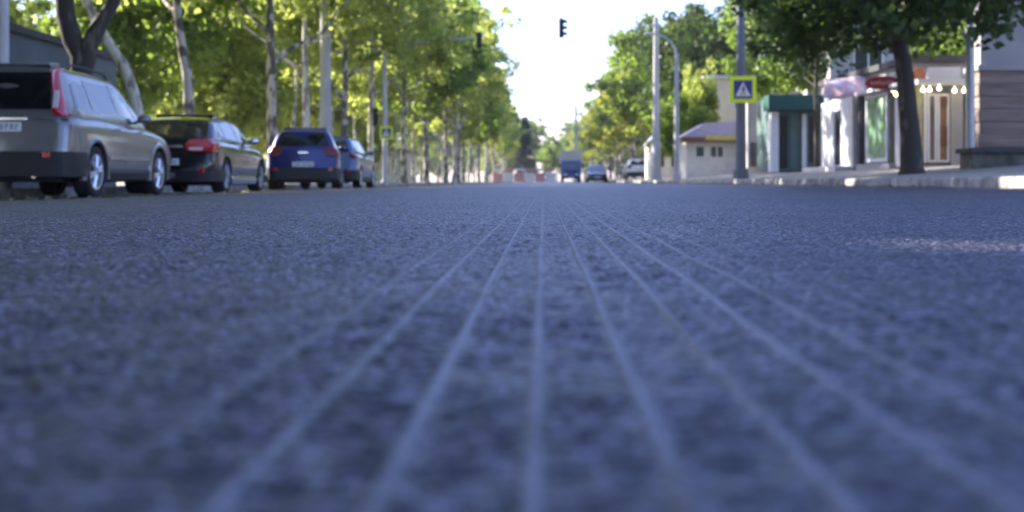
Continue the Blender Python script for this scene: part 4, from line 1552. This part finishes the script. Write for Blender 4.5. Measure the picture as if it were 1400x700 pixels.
def crossing_sign(x, y, z, s, label, yaw=0.0):
    r = empty('crossing_sign', (x, y, z), yaw)
    tag(r, label, 'road sign')
    q = MB()
    q.box(-0.5 * s, -0.02, -0.5 * s, 0.5 * s, 0.0, 0.5 * s)
    bd = q.build('backing_board', M['yellow'], r, bevel=0.006)
    q = MB()
    q.box(-0.345 * s, -0.026, -0.345 * s, 0.345 * s, -0.021, 0.345 * s)
    q.build('blue_panel', M['blue'], bd)
    q = MB()
    q.prism([(-0.29 * s, -0.26 * s), (0.29 * s, -0.26 * s), (0, 0.29 * s)], 'y', -0.031, -0.027)
    q.build('white_triangle', M['signwhite'], bd)
    q = MB()   # walking figure
    h = [(0.02 + 0.035 * math.cos(a), 0.12 + 0.035 * math.sin(a)) for a in [2 * PI * k / 12 for k in range(12)]]
    q.prism([(u * s, v * s) for u, v in h], 'y', -0.036, -0.032)
    for poly in ([(-0.03, 0.07), (0.045, 0.07), (0.04, -0.06), (-0.025, -0.06)], [(-0.03, -0.061), (0.01, -0.061), (-0.06, -0.22), (-0.095, -0.22)], [(0.012, -0.061), (0.042, -0.061), (0.10, -0.21), (0.065, -0.22)],
                 [(0.046, 0.065), (0.046, 0.03), (0.11, -0.03), (0.12, -0.01)], [(-0.031, 0.065), (-0.031, 0.03), (-0.09, -0.03), (-0.10, -0.01)]):
        q.prism([(u * s, v * s) for u, v in poly], 'y', -0.036, -0.032)
    # crossing stripes
    for k in range(5):
        q.box((-0.2 + k * 0.09) * s, -0.036, -0.25 * s, (-0.16 + k * 0.09) * s, -0.032, -0.235 * s)
    q.build('walking_figure', M['ink'], bd)
    q = MB()
    q.box(-0.04, 0.001, -0.3 * s, 0.04, 0.05, 0.3 * s)
    q.build('clamp', M['steel'], r)


crossing_sign(ax(1015.5, 35.8), 35.77, az(122.5, 35.8), 0.80, 'large yellow bordered pedestrian crossing sign on the blue grey post at right')
# signal heads
def signal(x, y, z, label, yaw, n=3, s=1.0, lit=None):
    r = empty('traffic_light', (x, y, z), yaw)
    tag(r, label, 'traffic light')
    q = MB()
    hh = 0.31 * n * s
    q.box(-0.15 * s, -0.10 * s, -hh / 2, 0.15 * s, 0.10 * s, hh / 2)
    q.build('housing', M['black_signal'], r, bevel=0.02)
    for k in range(n):
        zz = (k - (n - 1) / 2) * 0.3 * s
        q = MB()
        q.tube([(0, -0.10 * s, zz), (0, -0.112 * s, zz)], 0.105 * s, seg=20)
        ls = q.build('lens', M['black'], r)
        q = MB()
        n_ = 12
        r2 = []
        for j in range(n_ + 1):
            a = -0.3 + (PI + 0.6) * j / n_
            c, sn = math.cos(a), math.sin(a)
            r2.append([((0.12 * s) * c, -0.10 * s, zz + 0.12 * s * sn), ((0.12 * s) * c, -0.28 * s, zz + 0.12 * s * sn - .02), ((0.112 * s) * c, -0.28 * s, zz + 0.112 * s * sn - .02), ((0.112 * s) * c, -0.10 * s, zz + 0.112 * s * sn)])
        q.loft(r2)
        q.build('visor', M['black_signal'], ls)
    return r


D = 58.4
signal(ax(767.5, D), D, (az(25, D) + az(52, D)) / 2, 'black traffic light hanging in the open sky above the road', R(82))
q = MB()
A, B_ = Vector((ax(445, 46.5), 46.5, 8.72)), Vector((ax(897, 64), 64, 8.72))
T = Vector((ax(767.5, D), D, az(25, D) + 0.05))
pts = []
for k in range(13):
    f = k / 12
    p = A.lerp(B_, f)
    dT = (T.x - A.x) / (B_.x - A.x)
    sag = (f / dT if f < dT else (1 - f) / (1 - dT))
    p.z = p.z + (T.z - 8.72) * sag
    pts.append(p)
q.tube(pts, 0.005, seg=5)
q.tube([T - Vector((0, 0, 0.1)), T + Vector((0, 0, 0.03))], 0.01, seg=5)
tag(q.build('span_wire', M['black']), 'thin wire spanning the road that holds the hanging traffic light', 'cable')

# left mast with arm
D = 60.0
x = ax(526, D)
m1 = pole('signal_mast', 'grey steel mast reaching over the road from the left with a long arm', x, D, 6.3, 0.13, 0.10, M['steel'], 'mast')
q = MB()
zb = gz(x)
q.tube([(0, 0, 6.2), (0.02, 0, az(74, D) - zb), (0.5, 0, az(64, D) - zb), (1.4, 0, az(59, D) - zb), (3.0, 0, az(55, D) - zb), (ax(648, D) - x, 0, az(52, D) - zb)], [0.09, 0.085, 0.075, 0.07, 0.06, 0.05], seg=10)
q.build('mast_arm', M['steel'], m1, smooth=60)
signal(ax(655, D), D, az(55, D), 'dark traffic light at the tip of the long mast arm', R(20), s=0.85)
signal(ax(513, D), D - 0.05, az(160, D), 'dark traffic light on the left mast at head height beside the trunks', R(15), s=0.95)
q = MB()
crossing_sign(ax(529, D), D - 0.2, az(182, D), 0.66, 'small yellow bordered crossing sign on the left signal mast')

# far pole with a cross arm
D = 150.0
p7 = pole('utility_pole', 'distant pale pole with a cross arm above the truck', ax(787, D), D, 9.6, 0.22, 0.16, M['concrete'], z=0.0)
q = MB()
q.tube([(-1.7, 0, az(176, D)), (1.8, 0, az(174, D))], 0.12)
q.build('cross_arm', M['concrete'], p7)


# ------------------------------------------------------------------ buildings on the right
def slab(b_, x0, y0, z0, x1, y1, z1):
    b_.box(x0, y0, z0, x1, y1, z1)


def house(name, label, cat='building'):
    r = empty(name, (0, 0, 0))
    tag(r, label, cat)
    return r


def framed_window(parent, x0, x1, z0, z1, y, frame, pane, t=0.06, name='window', mull=0, pn='pane'):
    """front facing -Y at distance y"""
    q = MB()
    q.box(x0, y - 0.05, z0, x0 + t, y + 0.02, z1)
    q.box(x1 - t, y - 0.05, z0, x1, y + 0.02, z1)
    q.box(x0 + t, y - 0.05, z0, x1 - t, y + 0.02, z0 + t)
    q.box(x0 + t, y - 0.05, z1 - t, x1 - t, y + 0.02, z1)
    for k in range(mull):
        xm = x0 + (x1 - x0) * (k + 1) / (mull + 1)
        q.box(xm - t / 2, y - 0.05, z0 + t, xm + t / 2, y + 0.02, z1 - t)
    f = q.build(name, frame, parent)
    q = MB()
    q.box(x0 + t, y - 0.02, z0 + t, x1 - t, y - 0.005, z1 - t)
    q.build(pn, pane, f)
    return f


# R1: banded stone building at the right edge
D = 25.5
r = house('stone_building', 'building with banded brown grey stone ground floor at the right edge')
x0 = ax(1338, D)
XB = 12.4
q = MB()
zt = az(112, D)
k = 0
z = 0.3
while z < zt:
    h = 0.27
    o_ = 0.02 if k % 2 else 0
    q.box(x0 + o_, D + o_, z, 22, D + 0.8, z + h - 0.025)
    q.box(x0 + 0.04, D + 0.04, z + h - 0.026, 22, D + 0.79, z + h + 0.001)
    z += h
    k += 1
q.build('stone_wall', M['stone'], r)
q = MB()
q.box(x0 - 0.03, D - 0.05, z, 22.02, D + 0.85, z + 0.12)
q.build('string_course', M['plaster'], r, bevel=0.01)
q = MB()
q.box(x0 + 0.05, D + 0.03, z + 0.121, 22, D + 0.79, 8.5)
q.box(XB, D + 0.801, 0.3, 22, 31.5, 8.5)
q.build('upper_wall', M['plaster'], r)
for xx in (x0 + 2.6, x0 + 5.4, x0 + 7.8):
    f = framed_window(r, xx, xx + 1.3, 3.6, 5.4, D - 0.0, M['white'], M['shopglass'], mull=1)
q = MB()
q.box(x0 - 0.15, D - 0.25, 8.502, 22.2, 31.7, 8.8)
q.build('cornice', M['plaster_pale'], r)

# planter wall before it
D = 22.5
r = house('planter_wall', 'low rough stone wall with a dark slab on top before the banded building', 'low wall')
q = MB()
q.box(ax(1330, D), D, 0.1, 20, D + 0.7, az(209, D))
q.build('wall_body', M['stone_wall'], r)
q = MB()
q.box(ax(1326, D), D - 0.08, az(209, D) + 0.002, 20, D + 0.8, az(202, D))
q.build('coping', M['stone_dark'], r, bevel=0.01)

# R2: shop entrance with lit canopy
D = 32.0
r = house('shop', 'shop entrance with grey pilasters, glazed brown doors and a row of small lamps')
xa, xb = ax(1252, D), ax(1336, D)
q = MB()
q.prism([(9.97, 32.305), (13.6, 32.305), (13.6, 40.5), (9.53, 40.5)], 'z', 0.3, 3.3)
q.build('wall', M['plaster'], r)
q = MB()
q.prism([(9.80, 32.1), (13.7, 32.1), (13.7, 40.7), (9.36, 40.7)], 'z', 3.302, 3.48)
q.build('roof_edge', M['stone_dark'], r)
q = MB()
q.box(xa, D + 0.02, az(222, D) - 0.3, ax(1262, D), D + 0.30, az(118, D))
q.build('end_wall', M['olive'], r)
q = MB()
q.box(xb + 0.3, D + 0.02, 0.3, 13.6, D + 0.30, az(118, D))
q.build('end_wall', M['plaster'], r)
q = MB()
q.box(ax(1300, D), D, 0.4, ax(1317, D), D + 0.30, az(118, D))
q.build('pilaster', M['plaster'], r, bevel=0.01)
q = MB()
q.box(ax(1322, D), D + 0.12, 0.4, ax(1345, D), D + 0.31, az(118, D))
q.build('pilaster', M['stone_dark'], r)
q = MB()
q.box(ax(1264, D), D + 0.05, az(222, D), ax(1268, D), D + 0.29, az(120, D))
q.build('door_post', M['white'], r)
f = framed_window(r, ax(1269, D), ax(1282, D), az(222, D), az(128, D), D + 0.1, M['white'], M['shopglass'], name='door')
f = framed_window(r, ax(1283, D), ax(1299, D), az(222, D), az(128, D), D + 0.1, M['white'], M['goods'], name='door', pn='pane')
q = MB()
for k in range(2):
    q.box(ax(1286, D), D + 0.03, az(200 - 55 * k, D), ax(1296, D), D + 0.045, az(172 - 40 * k, D))
q.build('door_panel', M['brown'], r)
q = MB()
q.box(xa - 0.1, D - 0.5, az(117, D), xb + 0.1, D + 0.31, az(110, D))
cn = q.build('canopy', M['plaster_pale'], r, bevel=0.01)
for px, py in ((1262, 123), (1271, 123), (1284, 121), (1305, 124), (1318, 124), (1225, 129)):
    q = MB()
    c = at(px, py, D - 0.35)
    rg = []
    for j in range(7):
        a = PI * j / 6
        rg.append([(c.x + 0.055 * math.sin(a) * math.cos(t_) + 1e-4 * math.cos(t_), c.y + 0.055 * math.sin(a) * math.sin(t_) + 1e-4 * math.sin(t_), c.z + 0.055 * math.cos(a)) for t_ in [2 * PI * i_ / 10 for i_ in range(10)]])
    q.loft(rg)
    q.tube([(c.x, c.y, c.z + 0.05), (c.x, c.y + (0 if px > 1240 else 0.4), c.z + 0.11)], 0.012, seg=5)
    q.build('lamp', M['lamp'], r, smooth=60)
q = MB()
q.box(ax(1268, D), D - 0.1, az(109, D), ax(1312, D), D + 0.1, az(92, D))
q.build('fascia_board', M['plaster_pale'], r, bevel=0.01)
q = MB()
q.box(ax(1235, D), D - 0.9, az(232, D) - 0.25, xb, D + 0.0, az(226, D))
q.build('step', M['plaster'], r)
q = MB()
D2 = D - 0.25
q.loft([[(ax(1256, D2) + 0.19 * sc * math.cos(a), D2 + dy, az(101, D2) + 0.17 * sc * math.sin(a)) for a in [2 * PI * k / 20 for k in range(20)]] for dy, sc in ((-0.06, 0.85), (-0.03, 1), (0.05, 1))])
o = q.build('shop_sign', M['orange'], None, smooth=40)
tag(o, 'small round orange sign above the left end of the lamp canopy', 'sign')

# street side of the same building, in its own frame: local x runs along the wall towards the camera
WA = math.atan2(-9.7, 0.52)


def wall_d(px):
    return 11.70 / ((px - VX) / F + 0.0536)


def uu(px):
    return -(wall_d(px) - 32.3) * 1.0014


def wz(px, py):
    return az(py, wall_d(px))


def wall_root(name, label, cat='building'):
    r = empty(name, (9.97, 32.3, 0), WA)
    tag(r, label, cat)
    return r


r = wall_root('shop', 'shop front with the tall green poster left of the big trunk')
f = framed_window(r, uu(1188), uu(1217), 0.66, 2.65, -0.05, M['white'], M['poster'], name='window', pn='poster', t=0.1)
q = MB()
q.box(uu(1219), -0.06, 0.5, uu(1228), -0.004, 2.75)  # flat black panel painted as the shade of a recess
q.build('dark_recess', M['black'], r)
q = MB()
q.box(uu(1230), -0.14, 0.5, uu(1243), -0.004, 2.75)
q.build('pilaster', M['plaster_pale'], r)
q = MB()
q.box(uu(1177), -0.16, 0.5, uu(1182), -0.004, 2.75)
q.build('pilaster', M['stone_dark'], r)
q = MB()
q.box(uu(1184), -0.35, 2.68, uu(1246), -0.004, 2.78)
q.build('ledge', M['plaster_pale'], r, bevel=0.01)
q = MB()
q.box(uu(1184), -0.30, 0.4, uu(1230), -0.004, 0.6)
q.build('step', M['plaster'], r)

q = MB()
q.loft([[(0.48 * sc * math.cos(a), dy, 0.19 * sc * math.sin(a)) for a in [2 * PI * k / 32 for k in range(32)]] for dy, sc in ((-0.06, 0.94), (-0.03, 1), (0.06, 1))])
so_ = q.build('oval_sign', M['redsign'], None, smooth=40)
so_.rotation_euler = (0, 0, R(-12))
so_.location = (9.43, 33.2, az(113, 33.2))
tag(so_, 'dark red oval shop sign with faint pale lettering left of the big trunk', 'sign')
q = MB()
g_ = random.Random(4)
for k in range(7):
    x_ = -0.31 + k * 0.09
    q.box(x_, -0.066, -0.05, x_ + 0.016, -0.060, g_.uniform(0.02, 0.06))
    q.box(x_ + 0.017, -0.066, -0.05 + 0.03 * (k % 3), x_ + 0.055, -0.060, -0.032 + 0.03 * (k % 3))
q.build('lettering', M['cream'], so_)
q = MB()
q.tube([(0.2, 0.05, 0.1), (0.48, 0.05, 0.1)], 0.025)
q.tube([(0.2, 0.05, -0.1), (0.48, 0.05, -0.1)], 0.025)
q.build('bracket', M['steel'], so_)
# slanting banner
w_, h_ = 1.45, 0.62
r_ = empty('banner', (9.22, 36.4, az(120, 36.4)), R(-38))
tag(r_, 'creased pale lilac and pink banner hung over the white door', 'banner')
q = MB()
cols_, rows_ = 16, 4
for i_ in range(cols_ + 1):
    for j in range(rows_ + 1):
        u, v = i_ / cols_ - 0.5, j / rows_ - 0.5
        q.v.append((u * w_, 0.07 * math.sin(11 * u + 3 * v), v * h_ * (1 - 0.3 * abs(u)) + 0.05 * math.sin(u * 6)))
for i_ in range(cols_):
    for j in range(rows_):
        a = i_ * (rows_ + 1) + j
        q.f.append((a, a + rows_ + 1, a + rows_ + 2, a + 1))
        q.m.append(0)
o = q.build('banner_cloth', M['banner'], r_, smooth=80)
sm = o.modifiers.new('thick', 'SOLIDIFY')
sm.thickness = 0.012
q = MB()
q.tube([(-w_ / 2, 0.09, h_ / 2 - 0.02), (w_ / 2, 0.09, h_ / 2 - 0.02)], 0.02)
q.build('banner_pole', M['steel'], r_)

# R4: white panelled shop front with door
r = wall_root('shop', 'white panelled shop front with a narrow dark glass door')
q = MB()
q.box(uu(1127), -0.10, 0.5, uu(1143), -0.004, 2.72)
q.box(uu(1154), -0.10, 0.5, uu(1167), -0.004, 2.72)
q.box(uu(1143) + .001, -0.10, 2.45, uu(1154) - .001, -0.004, 2.72)
q.build('white_panel', M['white'], r)
f = framed_window(r, uu(1143) + 0.002, uu(1154) - 0.002, 0.55, 2.448, -0.04, M['white'], M['shopglass'], name='door')
q = MB()
q.box(uu(1168), -0.2, 0.5, uu(1174), -0.004, 2.72)
q.build('white_column', M['whitewall'], r)
q = MB()
q.box(uu(1124), -0.7, 0.4, uu(1172), -0.104, 0.56)
q.build('step', M['plaster_pale'], r)

# R5: green kiosk
D = 46.0
r = house('green_kiosk', 'dark green kiosk with a deep green awning and white edge post', 'kiosk')
x0, x1 = ax(1054, D), ax(1140, D)
q = MB()
q.box(x0, D + 0.5, 0.45, x1, D + 3.0, az(133, D))
q.build('kiosk_body', M['greendoor'], r)
q = MB()
q.box(ax(1047, D), D - 0.55, az(151, D), ax(1142, D), D + 0.55, az(131, D))
q.build('awning', M['green'], r, bevel=0.03)
q = MB()
q.box(x0 - 0.02, D - 0.1, 0.45, ax(1064, D), D + 0.49, az(153, D))
q.build('corner_post', M['white'], r, bevel=0.01)
f = framed_window(r, ax(1066, D), ax(1082, D), az(233, D), az(155, D), D + 0.45, M['greendoor'], M['black'], name='door')
f = framed_window(r, ax(1083, D), ax(1100, D), az(233, D), az(155, D), D + 0.45, M['greendoor'], M['greendoor'], name='door', t=0.08)
q = MB()
q.box(ax(1099, D), D + 0.30, az(233, D), ax(1105, D), D + 0.43, az(155, D))
q.build('white_post', M['white'], r)
f = framed_window(r, ax(1106, D), ax(1126, D), az(225, D), az(155, D), D + 0.45, M['greendoor'], M['black'], name='window', t=0.08)
q = MB()
q.box(ax(1060, D), D - 0.6, 0.4, x1, D + 0.45, az(236, D))
q.build('step', M['plaster_pale'], r)

# R6: grey concrete wall behind the crossing sign
D = 58.0
r = house('grey_building', 'plain grey concrete building end behind the crossing sign')
q = MB()
q.box(ax(1022, D), D, 0.4, ax(1092, D), 60.5, az(128, D))
q.build('wall', M['plaster'], r)
q = MB()
q.box(ax(1021, D), D - 0.1, az(128, D) + .001, ax(1094, D), 60.6, az(125, D))
q.build('parapet', M['plaster_pale'], r)
f = framed_window(r, ax(1026, D), ax(1044, D), az(228, D), az(195, D), D - 0.01, M['stone_dark'], M['shopglass'])
# white gate post
D = 50.0
q = MB()
q.box(ax(1047, D), D, 0.35, ax(1053, D), D + 0.25, az(192, D))
tag(q.build('gate_post', M['whitewash'] if 'whitewash' in M else M['whitewall'], bevel=0.02), 'short white post between the grey wall and the green kiosk', 'post')

# tall facade above the shops
r = house('apartment_building', 'pale grey apartment block rising behind the shops above the leaves')
D = 52.0
xL, xR = ax(1135, D), 40.0
q = MB()
q.box(xL, D, 0.4, xR, D + 7, 13.0)
q.build('wall', M['plaster'], r)
for lv in range(3):
    for k in range(12):
        xx = xL + 1.0 + k * 2.6
        if xx + 1.3 > xR:
            break
        framed_window(r, xx, xx + 1.3, 4.4 + lv * 3.0, 6.0 + lv * 3.0, D - 0.02, M['white'], M['shopglass'], mull=1)
q = MB()
q.box(xL - 0.3, D - 0.3, 13.0, xR, D + 7.2, 13.3)
q.build('cornice', M['plaster'], r)

# R7: kiosk with the lilac roof
D = 62.0
r = house('kiosk', 'low cream kiosk with a lilac roof and yellow stripe', 'kiosk')
x0, x1 = ax(938, D), ax(1006, D)
q = MB()
q.box(x0, D, 0.2, x1, D + 3, az(190, D))
q.build('kiosk_body', M['whitewall'], r)
q = MB()
q.prism([(x0 - 0.35, az(188, D)), (x1 + 0.3, az(188, D)), (x1 + 0.2, az(167, D)), (x0 + 0.9, az(169, D))], 'y', D - 0.7, D + 3.2)
q.build('roof', M['roofviolet'], r)
q = MB()
q.box(x0 - 0.3, D - 0.72, az(195, D), x1 + 0.3, D - 0.1, az(188, D) - 0.002)
q.build('roof_edge', M['brown'], r)
q = MB()
q.box(ax(962, D), D - 0.75, az(192, D), x1 + 0.25, D - 0.722, az(186, D))
q.build('stripe', mat('mustard stripe', (0.38, 0.34, 0.08), 0.6), r)
f = framed_window(r, ax(970, D), ax(990, D), az(216, D), az(199, D), D - 0.01, M['white'], M['shopglass'], mull=1)
f = framed_window(r, ax(950, D), ax(964, D), az(216, D), az(199, D), D - 0.01, M['white'], M['shopglass'])
# R8: sunlit cream house beyond
D = 70.0
r = house('cream_house', 'sunlit cream house showing between the trees above the kiosk', 'house')
q = MB()
q.box(ax(963, D), D, 0.3, ax(1030, D), D + 6, az(108, D))
q.build('wall', M['plaster_cream'], r)
q = MB()
q.box(ax(961, D), D - 0.2, az(108, D) + 0.002, ax(1032, D), D + 6.2, az(103, D))
q.build('roof', M['plaster_pale'], r)
for px in (1003,):
    framed_window(r, ax(px, D), ax(px + 9, D), az(150, D), az(128, D), D - 0.01, M['white'], M['shopglass'])
# pale house low on the right past the lamp
D = 76.0
r = house('low_house', 'low whitewashed house behind the curved street lamp', 'house')
q = MB()
q.box(ax(893, D), D, 0.1, ax(952, D), D + 6, az(196, D))
q.build('wall', M['whitewall'], r)
q = MB()
q.prism([(ax(890, D), az(196, D)), (ax(955, D), az(196, D)), (ax(940, D), az(178, D)), (ax(905, D), az(178, D))], 'y', D - 0.3, D + 6.3)
q.build('roof', M['roofviolet'], r)
for px in (900, 918, 938):
    framed_window(r, ax(px, D), ax(px + 8, D), az(228, D), az(208, D), D - 0.01, M['brown'], M['shopglass'])

# ------------------------------------------------------------------ buildings on the left
r = house('garage', 'low dark blue grey garage wall behind the grey crossover')
q = MB()
xg = -10.9
q.box(-19, 17.0, -0.3, xg, 30.5, 3.15)
q.build('wall', M['darkwall'], r)
q = MB()
q.box(-19.2, 16.8, 3.152, xg + 0.12, 30.7, 3.30)
q.build('roof_edge', M['stone_dark'], r)
r = house('park_pavilion', 'pale low pavilion seen in sunlight between the far left trunks')
q = MB()
q.box(-34, 120, -0.3, -17, 160, 3.6)
q.build('wall', M['plaster_cream'], r)
q = MB()
q.box(-34.4, 119.6, 3.602, -16.6, 160.4, 3.9)
q.build('roof', M['brown'], r)
for k in range(6):
    q = MB()
    q.box(-17.01, 122 + k * 6, 0.9, -16.97, 124.5 + k * 6, 2.6)
    q.build('window', M['shopglass'], r)

# ------------------------------------------------------------------ litter of leaves
g_ = random.Random(12)
for side in ('left', 'right'):
    q = MB()
    n = 500 if side == 'left' else 160
    for k in range(n):
        if side == 'left':
            x = g_.uniform(-8.0, -4.6) if k % 3 else g_.uniform(-5.2, -4.2)
            y = g_.uniform(8, 60)
        else:
            x = 5.5 - abs(g_.gauss(0, 0.12)) - 0.03
            y = g_.uniform(7, 60)
        a = g_.uniform(0, 6.28)
        s = g_.uniform(0.03, 0.07)
        z = roadz(x) + 0.008
        c, sn = math.cos(a) * s, math.sin(a) * s
        q.add([(x - c, y - sn, z), (x + sn * .7, y - c * .7, z + g_.uniform(0.005, 0.03)), (x + c, y + sn, z), (x - sn * .7, y + c * .7, z + g_.uniform(0.005, 0.03))], [(0, 1, 2, 3)])
    tag(q.build('fallen_leaves', M['deadleaf'], fix=False), 'dry leaves fallen ' + ('around the parked cars' if side == 'left' else 'along the foot of the right kerb'), 'leaf litter', kind='stuff')

# ------------------------------------------------------------------ painted shade along the kerb foot
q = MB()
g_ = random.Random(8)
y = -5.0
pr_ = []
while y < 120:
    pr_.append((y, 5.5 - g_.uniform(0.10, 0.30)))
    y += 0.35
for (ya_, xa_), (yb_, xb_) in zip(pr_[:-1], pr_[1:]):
    q.add([(xa_, ya_, 0.009), (5.497, ya_, 0.011), (5.497, yb_, 0.011), (xb_, yb_, 0.009)], [(0, 1, 2, 3)])  # dark sheet standing in for the shade under the kerb
tag(q.build('kerb_shade_strip', mat('painted kerb shade', (0.045, 0.042, 0.04), 0.95, var=0.5, scale=9), fix=False), 'dark strip painted as shade along the foot of the right kerb', kind='structure')

# ------------------------------------------------------------------ small openings between the crowns where sunlight reaches the ground
bpy.context.view_layer.update()
gaps = [((0.95, 1.56, 0.0), 0.34), ((0.68, 1.70, 0.0), 0.15), ((5.5, 13.9, 0.12), 0.55), ((5.6, 21.5, 0.12), 0.35)]
for o in [o for o in COL.objects if o.name.startswith('crown')]:
    me = o.data
    n = len(me.polygons)
    co_ = np.empty(len(me.vertices) * 3, dtype=np.float32)
    me.vertices.foreach_get('co', co_)
    c = co_.reshape(n, 4, 3).mean(1)
    mw = np.array(o.matrix_world)
    cw = c @ mw[:3, :3].T + mw[:3, 3]
    kill = np.zeros(n, dtype=bool)
    for p, r_ in gaps:
        dlt = cw - np.array(p)
        t_ = dlt @ np.array(sd)
        d_ = np.linalg.norm(dlt - t_[:, None] * np.array(sd), axis=1)
        kill |= (d_ < r_) & (t_ > 0)
    if kill.sum() == 0:
        continue
    m2 = me.copy()
    bm = bmesh.new()
    bm.from_mesh(m2)
    bm.faces.ensure_lookup_table()
    bmesh.ops.delete(bm, geom=[bm.faces[int(i)] for i in np.nonzero(kill)[0]], context='FACES')
    bm.to_mesh(m2)
    bm.free()
    o.data = m2

# ------------------------------------------------------------------ haze
b = MB()
b.box(-310, -90, -1.9, 310, 490, 24.0)
hm = bpy.data.materials.new('haze')
hm.use_nodes = True
hm.node_tree.nodes.remove(hm.node_tree.nodes['Principled BSDF'])
pv = hm.node_tree.nodes.new('ShaderNodeVolumePrincipled')
pv.inputs['Color'].default_value = (0.93, 0.95, 1.0, 1)
pv.inputs['Density'].default_value = 0.0003
pv.inputs['Anisotropy'].default_value = 0.3
hm.node_tree.links.new(pv.outputs[0], hm.node_tree.nodes['Material Output'].inputs['Volume'])
tag(b.build('haze', hm), 'thin bright air along the street', kind='stuff')
